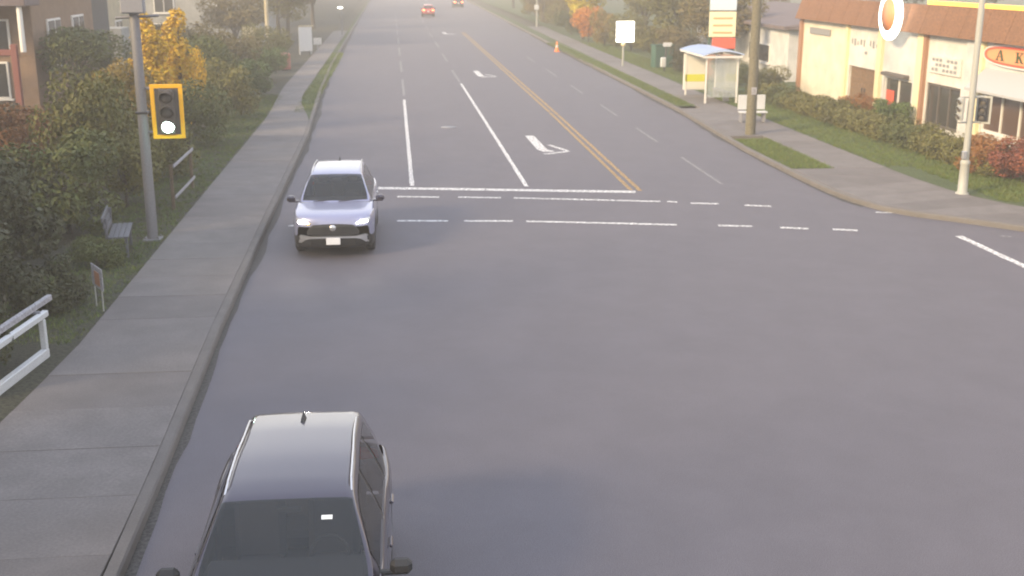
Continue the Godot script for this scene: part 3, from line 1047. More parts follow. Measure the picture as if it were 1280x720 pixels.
# ------------------------------------------------------------------ things on the right
func build_right_furniture() -> void:
	var s: SurfaceTool
	# signal pole at the corner
	var t := thing("signal_pole", "pale metal pole with two side facing signals at the right corner", "pole", P(15.95, 0.1, 30.85))
	s = st()
	tube(s, Vector3(0, 0.9, 0), Vector3(0, 7.5, 0), 0.095, 0.08, 14)
	obj("shaft", s, M.white_metal, t)
	s = st()
	lathe(s, Vector3.ZERO, Vector3.UP, [Vector2(0.19, 0), Vector2(0.19, 0.06), Vector2(0.135, 0.1), Vector2(0.125, 0.86), Vector2(0.135, 0.88), Vector2(0.135, 0.96), Vector2(0.1, 1.0)], 16)
	obj("base_cover", s, M.white_metal, t)
	s = st()
	for y in [2.05, 2.75]:
		tube(s, Vector3(-0.35, y, 0), Vector3(0.42, y, 0), 0.025, 0.025, 8)
	obj("bracket", s, M.white_metal, t)
	bx("push_button", t, Vector3(-0.1, 1.15, 0.08), Vector3(0.12, 0.22, 0.1), M.chrome, 0.015)
	var h := thing("side_signal", "signal head with pale visors on the left side of the corner pole", "traffic light", P(15.62, 2.53, 30.8), -1.35)
	signal_head(h, false, false, M.white_metal, M.white_metal)
	h.scale = Vector3.ONE * 0.62
	h = thing("side_signal", "dark signal head with pale edge on the right side of the corner pole", "traffic light", P(16.28, 2.5, 30.8), -0.9)
	signal_head(h, false, true, M.dark_metal, M.white_metal)
	h.scale = Vector3.ONE * 0.62
	# utility pole
	t = thing("utility_pole", "weathered wooden utility pole in the grass beside the bus shelter", "pole", P(13.6, 0.1, 43.3))
	s = st()
	tube(s, Vector3.ZERO, Vector3(-0.02, 10.5, 0), 0.2, 0.14, 14)
	obj("shaft", s, M.wood_pole, t)
	bx("cross_arm", t, Vector3(0, 9.6, 0.12), Vector3(2.4, 0.12, 0.1), M.wood_pole, 0.01)
	bx("notice", t, Vector3(0, 1.7, 0.19), Vector3(0.2, 0.28, 0.02), M.grey_wood, 0.004)
	# bus shelter, open towards the street
	t = thing("bus_shelter", "bus shelter with pale blue roof and a poster panel", "bus shelter", P(15.35, 0.14, 55.6))
	var c := Vector3.ZERO
	for k in [[-0.75, -1.9], [0.75, -1.9], [0.75, 1.9], [-0.75, 1.9]]:
		bx("post", t, Vector3(k[0], 1.1, k[1]), Vector3(0.08, 2.2, 0.08), M.frame_white, 0.01)
	s = st()
	# roof: shallow curved sheet with thickness
	s.set_smooth_group(0)
	for i in 8:
		var x0 := lerpf(-1.05, 0.95, i / 8.0)
		var x1 := lerpf(-1.05, 0.95, (i + 1) / 8.0)
		var y0 := 2.26 + 0.22 * (1.0 - pow(absf(x0) / 1.05, 2.0))
		var y1 := 2.26 + 0.22 * (1.0 - pow(absf(x1) / 1.05, 2.0))
		quad(s, Vector3(x0, y0, -2.2), Vector3(x0, y0, 2.2), Vector3(x1, y1, 2.2), Vector3(x1, y1, -2.2))
		quad(s, Vector3(x0, y0 - 0.06, -2.2), Vector3(x1, y1 - 0.06, -2.2), Vector3(x1, y1 - 0.06, 2.2), Vector3(x0, y0 - 0.06, 2.2))
		for z in [-2.2, 2.2]:
			quad(s, Vector3(x0, y0, z), Vector3(x1, y1, z), Vector3(x1, y1 - 0.06, z), Vector3(x0, y0 - 0.06, z))
	obj("roof", s, M.shelter_roof, t)
	s = st()
	for z in [-2.16, 2.16]:
		box(s, Vector3(-0.05, 2.16, z), Vector3(1.9, 0.1, 0.08), 0.01)
	for x in [-1.0, 0.9]:
		box(s, Vector3(x, 2.2, 0), Vector3(0.08, 0.1, 4.24), 0.01)
	obj("roof_frame", s, M.frame_white, t)
	for k in 3:
		bx("glass_pane", t, Vector3(0.75, 1.15, -1.24 + 1.24 * k), Vector3(0.015, 1.75, 1.14), M.shelter_glass, 0.0)
	bx("glass_pane", t, Vector3(0, 1.15, 1.9), Vector3(1.34, 1.75, 0.015), M.shelter_glass, 0.0)
	var pp := bx("poster_panel", t, Vector3(-0.3, 1.15, -1.95), Vector3(1.15, 1.8, 0.14), M.frame_white, 0.02)
	bx("poster", pp, Vector3(-0.3, 1.15, -1.875), Vector3(1.0, 1.62, 0.012), M.poster, 0.0)
	bx("poster_band", pp, Vector3(-0.3, 0.85, -1.866), Vector3(1.0, 0.36, 0.012), M.poster_yellow, 0.0)
	bx("seat", t, Vector3(0.45, 0.45, 0.3), Vector3(0.36, 0.05, 2.2), M.grey_metal, 0.01)
	for z in [-0.6, 1.2]:
		bx("seat_leg", t, Vector3(0.45, 0.22, z), Vector3(0.3, 0.42, 0.05), M.grey_metal, 0.01)
	# white bench behind the pole
	t = thing("white_bench", "bench with a white back panel behind the wooden utility pole", "bench", P(14.75, 0.14, 46.9), 0.0)
	bx("back_panel", t, Vector3(0, 0.8, -0.1), Vector3(1.15, 0.6, 0.06), M.white_paint, 0.012)
	bx("seat", t, Vector3(0, 0.42, 0.15), Vector3(1.15, 0.06, 0.42), M.white_paint, 0.012)
	for k in [-0.48, 0.48]:
		bx("leg", t, Vector3(k, 0.2, 0.1), Vector3(0.07, 0.4, 0.4), M.grey_metal, 0.01)
	# pylon sign
	t = thing("pylon_sign", "tall sign with pale blue, cream and red panels behind the shelter", "sign", P(18.75, 0.1, 66.0), -0.12)
	for k in [-0.7, 0.7]:
		bx("post", t, Vector3(k, 2.5, -0.05), Vector3(0.12, 5.0, 0.12), M.green_box, 0.01)
	bx("blue_panel", t, Vector3(0, 4.35, 0), Vector3(1.5, 0.95, 0.3), M.sign_blue, 0.02)
	var cp := bx("cream_panel", t, Vector3(0, 3.1, 0), Vector3(1.5, 1.4, 0.3), M.sign_cream, 0.02)
	for k in 3:
		bx("text_line", cp, Vector3(0, 3.45 - 0.4 * k, 0.16), Vector3(1.1, 0.1, 0.02), M.sign_orange, 0.0)
	bx("red_panel", t, Vector3(0.12, 2.05, 0), Vector3(1.3, 0.6, 0.3), M.sign_red, 0.02)
	bx("planter_base", t, Vector3(-0.1, 0.7, 0), Vector3(1.7, 1.4, 0.7), M.trim_brown, 0.04)
	# lit white sign
	t = thing("lit_sign", "glowing white square sign on a post beside the far right sidewalk", "sign", P(14.93, 0.12, 75.5), -0.05)
	bx("lightbox", t, Vector3(0.1, 2.2, 0), Vector3(1.16, 1.32, 0.2), M.sign_white, 0.02)
	s = st()
	tube(s, Vector3.ZERO, Vector3(0, 1.55, 0), 0.075, 0.065, 10)
	obj("post", s, M.white_metal, t)
	s = st()
	lathe(s, Vector3(0, 1.4, 0.02), Vector3.UP, [Vector2(0, -0.15), Vector2(0.14, -0.08), Vector2(0.16, 0.02), Vector2(0.1, 0.13), Vector2(0, 0.15)], 14)
	obj("collar", s, M.sign_cream, t)
	var al := AreaLight3D.new()
	al.name = "sign_light"
	al.area_size = Vector2(1.1, 1.25)
	al.light_energy = 0.1
	al.area_range = 20.0
	al.shadow_enabled = true
	add_child(al)
	al.position = P(15.03, 2.32, 75.35)
	al.rotation.y = PI
	# small post with white plates
	t = thing("plate_post", "dark post with a white plate on top and white box at its foot", "post", P(16.75, 0.12, 71.5), 0.0)
	s = st()
	tube(s, Vector3(0, 0, 0), Vector3(0.1, 1.55, 0), 0.05, 0.05, 8)
	obj("post", s, M.dark_metal, t)
	bx("plate", t, Vector3(0.15, 1.62, 0.03), Vector3(0.55, 0.24, 0.05), M.white_paint, 0.01)
	bx("white_box", t, Vector3(-0.1, 0.55, 0.12), Vector3(0.34, 0.6, 0.24), M.white_paint, 0.05)
	# small green cabinet
	t = thing("green_cabinet", "dark green utility cabinet behind the white plate post", "cabinet", P(17.3, 0.1, 74.5), 0.2)
	bx("body", t, Vector3(0, 0.7, 0), Vector3(1.3, 1.4, 0.7), M.green_box, 0.03)
	bx("roof", t, Vector3(0, 1.43, 0), Vector3(1.4, 0.06, 0.8), M.green_box, 0.015)
	bx("door", t, Vector3(-0.3, 0.7, 0.36), Vector3(0.56, 1.2, 0.02), M.green_box, 0.006)
	bx("door", t, Vector3(0.3, 0.7, 0.36), Vector3(0.56, 1.2, 0.02), M.green_box, 0.006)
	# traffic cone on the kerb
	t = thing("traffic_cone", "orange traffic cone standing at the far right kerb", "cone", P(12.75, 0.0, 91.0))
	bx("base", t, Vector3(0, 0.025, 0), Vector3(0.42, 0.05, 0.42), M.cone, 0.012)
	s = st()
	lathe(s, Vector3(0, 0.05, 0), Vector3.UP, [Vector2(0.16, 0), Vector2(0.035, 0.75), Vector2(0, 0.76)], 16)
	obj("body", s, M.cone, t)
	s = st()
	lathe(s, Vector3(0, 0.35, 0), Vector3.UP, [Vector2(0.113, 0), Vector2(0.09, 0.16)], 16)
	obj("white_band", s, M.white_paint, t)
	# thin pale pole far on the right
	t = thing("sign_pole", "thin pale pole among the far right trees beyond the cone", "pole", P(15.7, 0.1, 128.0))
	s = st()
	tube(s, Vector3.ZERO, Vector3(0, 6.0, 0), 0.1, 0.08, 10)
	obj("shaft", s, M.white_metal, t)
	bx("box", t, Vector3(-0.05, 2.1, 0.12), Vector3(0.5, 0.5, 0.14), M.white_paint, 0.02)
	# garden fence on the far right
	t = thing("board_fence", "brown board fence behind the bushes on the far right", "fence", P(20.0, 0.1, 93.0), -0.02)
	for k in 100:
		bx("board", t, Vector3(0, 0.9 + rng.randf_range(-0.02, 0.02), -15.0 + k * 0.302), Vector3(0.03, 1.8, 0.29), M.fence_brown, 0.004)
	for y in [0.4, 1.4]:
		bx("rail", t, Vector3(0.05, y, 0.0), Vector3(0.05, 0.09, 30.3), M.fence_brown, 0.006)

# ------------------------------------------------------------------ cars
func tab(t: Array, s: float) -> float:
	# smooth interpolation through [s, value] pairs
	var n := t.size()
	if s <= t[0][0]:
		return t[0][1]
	if s >= t[n - 1][0]:
		return t[n - 1][1]
	for i in n - 1:
		if s <= t[i + 1][0]:
			var h: float = t[i + 1][0] - t[i][0]
			var u: float = (s - t[i][0]) / h
			var d: float = (t[i + 1][1] - t[i][1]) / h
			var d0: float = d if i == 0 else (t[i][1] - t[i - 1][1]) / (t[i][0] - t[i - 1][0])
			var d1: float = d if i == n - 2 else (t[i + 2][1] - t[i + 1][1]) / (t[i + 2][0] - t[i + 1][0])
			var m0 := 0.0 if d0 * d <= 0 else 2.0 * d0 * d / (d0 + d)
			var m1 := 0.0 if d1 * d <= 0 else 2.0 * d1 * d / (d1 + d)
			if i == 0:
				m0 = d
			if i == n - 2:
				m1 = d
			var u2 := u * u
			var u3 := u2 * u
			return (2 * u3 - 3 * u2 + 1) * t[i][1] + (u3 - 2 * u2 + u) * h * m0 + (3 * u2 - 2 * u3) * t[i + 1][1] + (u3 - u2) * h * m1
	return t[n - 1][1]

const LEN := 4.6
const YT := [[0.0, 0.74], [0.02, 0.84], [0.05, 0.915], [0.1, 0.965], [0.2, 1.0], [0.5, 1.035], [0.9, 1.06], [1.25, 1.085], [3.0, 1.10], [4.4, 1.12], [4.5, 1.06], [4.56, 0.92], [4.6, 0.66]]
const YS := [[0.0, 0.72], [0.03, 0.81], [0.1, 0.89], [0.2, 0.93], [0.5, 0.97], [0.9, 0.995], [1.25, 1.02], [3.0, 1.06], [4.3, 1.09], [4.5, 1.0], [4.56, 0.88], [4.6, 0.64]]
const YB := [[0.0, 0.44], [0.04, 0.32], [0.1, 0.25], [0.3, 0.22], [2.3, 0.24], [4.2, 0.26], [4.5, 0.3], [4.6, 0.44]]
const WS := [[0.0, 0.80], [0.1, 0.85], [0.35, 0.9], [0.7, 0.925], [1.4, 0.92], [2.4, 0.915], [3.5, 0.925], [4.1, 0.91], [4.4, 0.875], [4.6, 0.80]]
const YR := [[1.12, 1.082], [1.3, 1.22], [1.5, 1.365], [1.7, 1.495], [1.85, 1.575], [2.0, 1.625], [2.3, 1.665], [2.8, 1.685], [3.4, 1.67], [3.9, 1.625], [4.14, 1.585], [4.22, 1.48], [4.35, 1.28], [4.48, 1.09]]
const BY := [[1.12, 1.03], [1.5, 1.045], [3.0, 1.07], [4.0, 1.11], [4.48, 1.08]]
const WB := [[1.12, 0.80], [1.35, 0.845], [1.8, 0.865], [3.4, 0.865], [4.0, 0.83], [4.48, 0.74]]
const WR := [[1.12, 0.59], [2.0, 0.60], [2.8, 0.595], [4.0, 0.545], [4.48, 0.52]]
const RW := 0.355
const AXLES := [0.93, 3.62]

func nose(x: float, w: float, s: float) -> float:
	# how far a point is set back by the rounding of the nose and tail in plan
	var q := clampf(absf(x) / w, 0, 1)
	if s < 0.9:
		return (0.07 * q * q + 0.17 * pow(q, 5.0)) * (1.0 - s / 0.9)
	if s > 3.9:
		return -(0.05 * q * q + 0.11 * pow(q, 5.0)) * ((s - 3.9) / 0.7)
	return 0.0

func body_row(s: float) -> Array:
	var w := tab(WS, s)
	var yt := tab(YT, s)
	var ys := tab(YS, s)
	var b := tab(YB, s)
	for a in AXLES:
		var d := absf(s - a)
		if d < 0.415:
			b = maxf(b, RW + sqrt(0.415 * 0.415 - d * d) - 0.01)
	b = minf(b, ys - 0.1)
	var half := [
		Vector2(0.93 * w, b), Vector2(0.985 * w, b + 0.045), Vector2(1.0 * w, lerpf(b, ys, 0.38)), Vector2(0.998 * w, lerpf(b, ys, 0.6)),
		Vector2(0.985 * w, lerpf(b, ys, 0.86)), Vector2(0.955 * w, ys), Vector2(0.91 * w, lerpf(ys, yt, 0.42)), Vector2(0.74 * w, lerpf(ys, yt, 0.78)),
		Vector2(0.4 * w, lerpf(ys, yt, 0.95)), Vector2(0, yt)]
	return mirror(half, func(p): return LEN / 2 - s - nose(p.x, w, s))

func cabin_row(s: float) -> Array:
	var yr := tab(YR, s)
	var by := tab(BY, s)
	var wb := tab(WB, s)
	var t := clampf((yr - by) / 0.6, 0, 1)
	var we := lerpf(wb, tab(WR, s), t)
	var ye := yr - 0.055 * t - 0.004
	var back := 0.12 * clampf(1.0 - (s - 1.12) / 0.95, 0, 1)
	var half := [Vector2(wb, by - 0.03), Vector2(lerpf(wb, we, 0.5) + 0.012, lerpf(by, ye, 0.5)), Vector2(lerpf(wb, we, 0.9) + 0.005, lerpf(by, ye, 0.9)), Vector2(we, ye), Vector2(we * 0.955, lerpf(ye, yr, 0.55)), Vector2(we * 0.86, lerpf(ye, yr, 0.78)), Vector2(we * 0.45, lerpf(ye, yr, 0.96)), Vector2(0, yr)]
	return mirror(half, func(p): return LEN / 2 - s - back * pow(p.x / we, 2.0))

func mirror(half: Array, zf: Callable) -> Array:
	var r := []
	for p in half:
		r.append(Vector3(p.x, p.y, zf.call(p)))
	for i in range(half.size() - 2, -1, -1):
		r.append(Vector3(-half[i].x, half[i].y, zf.call(half[i])))
	return r

func normals_of(rows: Array) -> Array:
	var out := []
	for i in rows.size():
		var r := []
		for j in rows[i].size():
			var a: Vector3 = rows[mini(i + 1, rows.size() - 1)][j] - rows[maxi(i - 1, 0)][j]
			var b: Vector3 = rows[i][mini(j + 1, rows[i].size() - 1)] - rows[i][maxi(j - 1, 0)]
			var n := b.cross(a)
			r.append(n.normalized() if n.length() > 1e-9 else Vector3.UP)
		out.append(r)
	return out

func emit(s: SurfaceTool, rows: Array, nr: Array, i: int, j: int, push := 0.0) -> void:
	for k in [[0, 0], [1, 0], [1, 1], [0, 0], [1, 1], [0, 1]]:
		s.set_normal(nr[i + k[0]][j + k[1]])
		s.add_vertex(rows[i + k[0]][j + k[1]] + nr[i + k[0]][j + k[1]] * push)

func done(called: String, s: SurfaceTool, m: Material, parent: Node) -> MeshInstance3D:
	s.set_material(m)
	return put(called, s.commit(), parent)

# z of the front skin at a height
func front_z(x: float, y: float) -> float:
	var s := 0.0
	var w := 0.0
	for k in 60:
		s = k * 0.01
		w = tab(WS, s)
		var q := clampf(absf(x) / w, 0, 1)
		var top := lerpf(tab(YT, s), tab(YS, s), pow(q, 2.2))
		if top >= y and tab(YB, s) <= y:
			break
	return LEN / 2 - s - nose(x, w, s)

# patch on the front skin: columns of [x, y0, y1], both sides if mirrored
func front_patch(called: String, cols: Array, proud: float, m: Material, parent: Node, both: bool) -> MeshInstance3D:
	var s := st()
	var rows := 4
	for sg in ([1, -1] if both else [1]):
		for i in cols.size() - 1:
			for r in rows:
				var q := []
				for k in [[0, 0], [1, 0], [1, 1], [0, 1]]:
					var c: Array = cols[i + k[0]]
					var y := lerpf(c[1], c[2], float(r + k[1]) / rows)
					q.append(Vector3(c[0] * sg, y, front_z(c[0], y) + proud))
				quad(s, q[0], q[1], q[2], q[3])
		for i in cols.size() - 1:
			for e in [1, 2]:
				var a := Vector3(cols[i][0] * sg, cols[i][e], front_z(cols[i][0], cols[i][e]) + proud)
				var b := Vector3(cols[i + 1][0] * sg, cols[i + 1][e], front_z(cols[i + 1][0], cols[i + 1][e]) + proud)
				quad(s, a, b, b - Vector3(0, 0, 0.05), a - Vector3(0, 0, 0.05))
	return obj(called, s, m, parent)

func make_wheel(parent: Node, x: float, z: float) -> void:
	var w := Node3D.new()
	w.name = "wheel"
	parent.add_child(w, true)
	w.position = Vector3(x, RW, z)
	var ax := Vector3(signf(x), 0, 0)
	if not K.has("tyre"):
		var s := st()
		lathe(s, Vector3.ZERO, Vector3.RIGHT, [Vector2(0.24, 0.11), Vector2(0.3, 0.115), Vector2(0.34, 0.095), Vector2(RW, 0.06), Vector2(RW, -0.06), Vector2(0.34, -0.095), Vector2(0.3, -0.115), Vector2(0.24, -0.11)], 28)
		K.tyre = fin(s, M.rubber)
		s = st()
		lathe(s, Vector3.ZERO, Vector3.RIGHT, [Vector2(0.245, 0.1), Vector2(0.23, 0.1), Vector2(0.215, 0.04), Vector2(0.06, 0.045), Vector2(0.05, 0.085), Vector2(0.0, 0.09)], 28)
		lathe(s, Vector3.ZERO, Vector3.RIGHT, [Vector2(0.245, -0.1), Vector2(0.1, -0.06), Vector2(0, -0.06)], 28)
		for k in 10:
			var a := TAU * k / 10.0
			box(s, Vector3(0.075, cos(a) * 0.14, sin(a) * 0.14), Vector3(0.03, 0.2, 0.035), 0.006, Basis(Vector3.RIGHT, a))
		K.rim = fin(s, M.alloy)
	var t := put("tyre", K.tyre, w)
	var r := put("rim", K.rim, w)
	if x < 0:
		t.rotation.y = PI
		r.rotation.y = PI

func make_car(called: String, label: String, at: Vector3, turn: float, pm: Material, o := {}) -> Node3D:
	var c := thing(called, label, "car", at, turn)
	# stations
	var ss := [0.0, 0.02, 0.045, 0.075, 0.11, 0.15]
	var x := 0.2
	while x < LEN - 0.11:
		ss.append(x)
		x += 0.05
	ss.append_array([4.5, 4.54, 4.57, 4.59, LEN])
	var rows := []
	for s in ss:
		rows.append(body_row(s))
	var nr := normals_of(rows)
	var parts := {"body": SurfaceTool.new(), "hood": SurfaceTool.new(), "lower_cladding": SurfaceTool.new()}
	for k in parts:
		parts[k].begin(Mesh.PRIMITIVE_TRIANGLES)
	for i in rows.size() - 1:
		var sm: float = (ss[i] + ss[i + 1]) / 2
		for j in 18:
			var jj := mini(j, 17 - j)
			if jj >= 6 and sm > 1.3 and sm < 4.35:
				continue
			var k := "body"
			var arch: float = minf(absf(sm - AXLES[0]), absf(sm - AXLES[1]))
			if jj < 2 or (jj < 3 and arch < 0.46):
				k = "lower_cladding"
			elif jj >= 6 and sm > 0.1 and sm < 1.3:
				k = "hood"
			emit(parts[k], rows, nr, i, j)
	# caps on nose and tail
	for e in [0, rows.size() - 1]:
		var r: Array = rows[e]
		for j in 9:
			var a: Vector3 = r[j]
			var b: Vector3 = r[j + 1]
			var d: Vector3 = r[17 - j]
			var f: Vector3 = r[18 - j]
			for v in [a, b, d, a, d, f]:
				parts.body.set_normal(Vector3(0, 0, 1 if e == 0 else -1))
				parts.body.add_vertex(v)
	done("body", parts.body, pm, c)
	done("hood", parts.hood, pm, c)
	done("lower_cladding", parts.lower_cladding, M.plastic, c)
	# cabin
	ss = [1.12, 1.16]
	x = 1.2
	while x < 4.1:
		ss.append(x)
		x += 0.04
	ss.append_array([4.14, 4.18, 4.22, 4.3, 4.38, 4.44, 4.48])
	rows = []
	for s in ss:
		rows.append(cabin_row(s))
	nr = normals_of(rows)
	var cp := {}
	var side_wins := [[1.42, 2.52], [2.62, 3.42], [3.5, 3.96]]
	var pick := func(k: String) -> SurfaceTool:
		if not cp.has(k):
			cp[k] = SurfaceTool.new()
			cp[k].begin(Mesh.PRIMITIVE_TRIANGLES)
		return cp[k]
	for i in rows.size() - 1:
		var sm: float = (ss[i] + ss[i + 1]) / 2
		for j in 14:
			var jj := mini(j, 13 - j)
			var k := "pillar"
			if jj >= 2:
				if jj >= 4 and sm > 1.16 and sm < 1.92:
					k = "windshield"
				elif jj >= 4 and sm > 4.18 and sm < 4.44:
					k = "rear_window"
				elif sm >= 1.92 and sm <= 4.18:
					k = "roof"
			else:
				for q in side_wins.size():
					if sm > side_wins[q][0] and sm < side_wins[q][1]:
						k = "side_window%s%d" % ["a" if j < 7 else "b", q]
				if k == "pillar" and sm > 2.5 and sm < 3.5:
					k = "door_pillar"
			if k.ends_with("pillar"):
				k += ("a" if j < 7 else "b") + ("0" if sm < 2.2 else "1" if sm < 3.0 else "2")
			emit(pick.call(k), rows, nr, i, j, -0.006 if k.begins_with("side") or k.begins_with("wind") else 0.0)
	for k in cp:
		var nm: String = k
		var m: Material = pm
		if nm.begins_with("side_window"):
			nm = "side_window"
			m = M.car_glass
		elif nm == "windshield" or nm == "rear_window":
			m = M.car_glass
		elif nm.begins_with("door_pillar"):
			nm = "door_pillar"
			m = M.plastic
		elif nm.begins_with("pillar"):
			nm = "pillar"
		elif nm == "roof":
			m = o.get("roof", pm)
		done(nm, cp[k], m, c)
	# roof rails and antenna
	for sg in [-1, 1]:
		var s := st()
		var prev := Vector3.ZERO
		for k in 13:
			var q := 2.05 + k * 0.155
			var r := cabin_row(q)
			var p: Vector3 = r[4]
			p.x *= sg
			p.y += 0.035 if k > 0 and k < 12 else -0.01
			if k > 0:
				tube(s, prev, p, 0.012, 0.012, 6, false)
			prev = p
		obj("roof_rail", s, M.chrome if o.get("rails", true) else M.plastic, c)
	var s := st()
	var ay: float = tab(YR, 3.75)
	var az := LEN / 2 - 3.75
	for sg in [-1, 1]:
		tri(s, Vector3(0.03 * sg, ay - 0.01, az + 0.12), Vector3(0.03 * sg, ay - 0.01, az - 0.08), Vector3(0, ay + 0.08, az - 0.06))
	tri(s, Vector3(-0.03, ay - 0.01, az - 0.08), Vector3(0.03, ay - 0.01, az - 0.08), Vector3(0, ay + 0.08, az - 0.06))
	tri(s, Vector3(-0.03, ay - 0.01, az + 0.12), Vector3(0.03, ay - 0.01, az + 0.12), Vector3(0, ay + 0.08, az - 0.06))
	obj("antenna", s, M.plastic, c)
	# mirrors, door handles, wheels, underbody
	for sg in [-1, 1]:
		s = st()
		var mc := Vector3(1.03 * sg, 1.10, LEN / 2 - 1.5)
		box(s, mc, Vector3(0.2, 0.15, 0.13), 0.045)
		box(s, mc + Vector3(-0.13 * sg, -0.06, -0.01), Vector3(0.16, 0.04, 0.07), 0.012)
		var mr := obj("door_mirror", s, o.get("mirror", pm), c)
		bx("mirror_glass", mr, mc + Vector3(0, -0.012, -0.064), Vector3(0.15, 0.09, 0.006), M.pane, 0.0)
		for q in [2.35, 3.3]:
			bx("door_handle", c, Vector3(0.925 * sg, 0.9, LEN / 2 - q), Vector3(0.03, 0.035, 0.2), o.get("handle", M.chrome), 0.01)
		for a in AXLES:
			make_wheel(c, 0.79 * sg, LEN / 2 - a)
		# wheel arch lining
		for a in AXLES:
			s = st()
			for k in 12:
				var a0 := PI * k / 12.0
				var a1 := PI * (k + 1) / 12.0
				var p0 := Vector3(0, RW + sin(a0) * 0.41, LEN / 2 - a + cos(a0) * 0.41)
				var p1 := Vector3(0, RW + sin(a1) * 0.41, LEN / 2 - a + cos(a1) * 0.41)
				quad(s, p0 + Vector3(0.6 * sg, 0, 0), p1 + Vector3(0.6 * sg, 0, 0), p1 + Vector3(0.86 * sg, 0, 0), p0 + Vector3(0.86 * sg, 0, 0))
			obj("arch_lining", s, M.rubber, c)
	bx("underbody", c, Vector3(0, 0.36, 0), Vector3(1.2, 0.26, 4.2), M.rubber, 0.02)
	# inside
	bx("dashboard", c, Vector3(0, 0.98, LEN / 2 - 1.55), Vector3(1.5, 0.22, 0.55), M.dash, 0.06)
	for sg in [-1, 1]:
		s = st()
		box(s, Vector3(0.36 * sg, 0.62, -0.05), Vector3(0.5, 0.2, 0.52), 0.06)
		box(s, Vector3(0.36 * sg, 0.95, -0.36), Vector3(0.5, 0.66, 0.16), 0.06, Basis(Vector3.RIGHT, -0.2))
		box(s, Vector3(0.36 * sg, 1.34, -0.43), Vector3(0.26, 0.18, 0.1), 0.04)
		obj("seat", s, M.seat, c)
	s = st()
	box(s, Vector3(0, 0.9, -1.25), Vector3(1.3, 0.66, 0.18), 0.06, Basis(Vector3.RIGHT, -0.25))
	box(s, Vector3(0, 0.6, -0.95), Vector3(1.3, 0.2, 0.5), 0.06)
	obj("rear_seat", s, M.seat, c)
	s = st()
	for k in 16:
		var a := TAU * k / 16.0
		var b := TAU * (k + 1) / 16.0
		var cc := Vector3(0.36, 1.02, LEN / 2 - 1.92)
		tube(s, cc + Vector3(cos(a) * 0.18, sin(a) * 0.17, sin(a) * -0.06), cc + Vector3(cos(b) * 0.18, sin(b) * 0.17, sin(b) * -0.06), 0.016, 0.016, 6, false)
	obj("steering_wheel", s, M.dash, c)
	bx("rear_view_mirror", c, Vector3(0, 1.47, LEN / 2 - 1.98), Vector3(0.24, 0.06, 0.03), M.dash, 0.012)
	s = st()
	for k in [0.08, -0.5]:
		tube(s, Vector3(k, 1.10, LEN / 2 - 1.14), Vector3(k + 0.5, 1.13, LEN / 2 - 1.19), 0.009, 0.006, 6)
	obj("wiper", s, M.dash, c)
	# front
	var gm: Material = M.plastic
	front_patch("grille", [[-0.58, 0.55, 0.62], [-0.5, 0.545, 0.74], [-0.44, 0.54, 0.78], [-0.22, 0.54, 0.80], [0.0, 0.54, 0.805], [0.22, 0.54, 0.80], [0.44, 0.54, 0.78], [0.5, 0.545, 0.74], [0.58, 0.55, 0.62]], 0.014, gm, c, false)
	front_patch("bumper_lower", [[-0.84, 0.3, 0.5], [-0.7, 0.26, 0.5], [-0.5, 0.25, 0.49], [-0.2, 0.25, 0.49], [0.2, 0.25, 0.49], [0.5, 0.25, 0.49], [0.7, 0.26, 0.5], [0.84, 0.3, 0.5]], 0.012, gm, c, false)
	front_patch("bumper_trim", [[-0.8, 0.36, 0.48], [-0.72, 0.36, 0.54], [-0.62, 0.44, 0.535], [-0.5, 0.475, 0.52], [-0.2, 0.485, 0.525], [0.2, 0.485, 0.525], [0.5, 0.475, 0.52], [0.62, 0.44, 0.535], [0.72, 0.36, 0.54], [0.8, 0.36, 0.48]], 0.024, M.chrome, c, false)
	for sg in [-1, 1]:
		var cols := []
		for q in [[0.5, 0.78, 0.82], [0.58, 0.775, 0.85], [0.68, 0.78, 0.88], [0.76, 0.80, 0.90], [0.82, 0.83, 0.905]]:
			cols.append([q[0] * sg, q[1], q[2]])
		var hl := front_patch("headlight", cols, 0.016, M.chrome, c, false)
		if o.get("lights", true):
			var zl := front_z(0.67, 0.83) + 0.02
			s = st()
			var hb := Basis(Vector3.UP, 0.5 * sg)
			box(s, Vector3(0.68 * sg, 0.835, zl), Vector3(0.21, 0.065, 0.05), 0.02, hb)
			obj("lamp", s, M.headlight, hl)
			s = st()
			box(s, Vector3(0.545 * sg, 0.806, front_z(0.545, 0.806) + 0.012), Vector3(0.06, 0.03, 0.04), 0.012, hb)
			obj("inner_lamp", s, M.indicator if sg < 0 else M.headlight, hl)
			var sp := SpotLight3D.new()
			sp.name = "headlamp_light"
			sp.light_energy = 0.15
			sp.light_color = Color(1, 0.97, 0.9)
			sp.spot_angle = 28
			sp.spot_range = 60
			sp.spot_attenuation = 2.0
			sp.light_size = 0.06
			sp.shadow_enabled = true
			c.add_child(sp, true)
			sp.position = Vector3(0.68 * sg, 0.83, zl + 0.12)
			sp.rotation = Vector3(-0.12, PI, 0)
	bx("licence_plate", c, Vector3(0, 0.42, LEN / 2 + 0.035), Vector3(0.31, 0.155, 0.014), M.plate, 0.004)
	s = st()
	lathe(s, Vector3(0, 0.72, front_z(0, 0.72) + 0.02), Vector3(0, 0, 1), [Vector2(0.07, 0), Vector2(0.06, 0.012), Vector2(0, 0.014)], 20)
	obj("badge", s, M.chrome, c)
	# rear lights and plate
	for sg in [-1, 1]:
		s = st()
		box(s, Vector3(0.62 * sg, 0.93, -LEN / 2 + 0.12), Vector3(0.32, 0.13, 0.16), 0.03, Basis(Vector3.UP, 0.2 * sg))
		obj("tail_light", s, M.redlight if o.get("tails", false) else M.red_plastic, c)
	bx("rear_plate", c, Vector3(0, 0.75, -LEN / 2 - 0.012), Vector3(0.31, 0.155, 0.014), M.plate, 0.004)
	return c

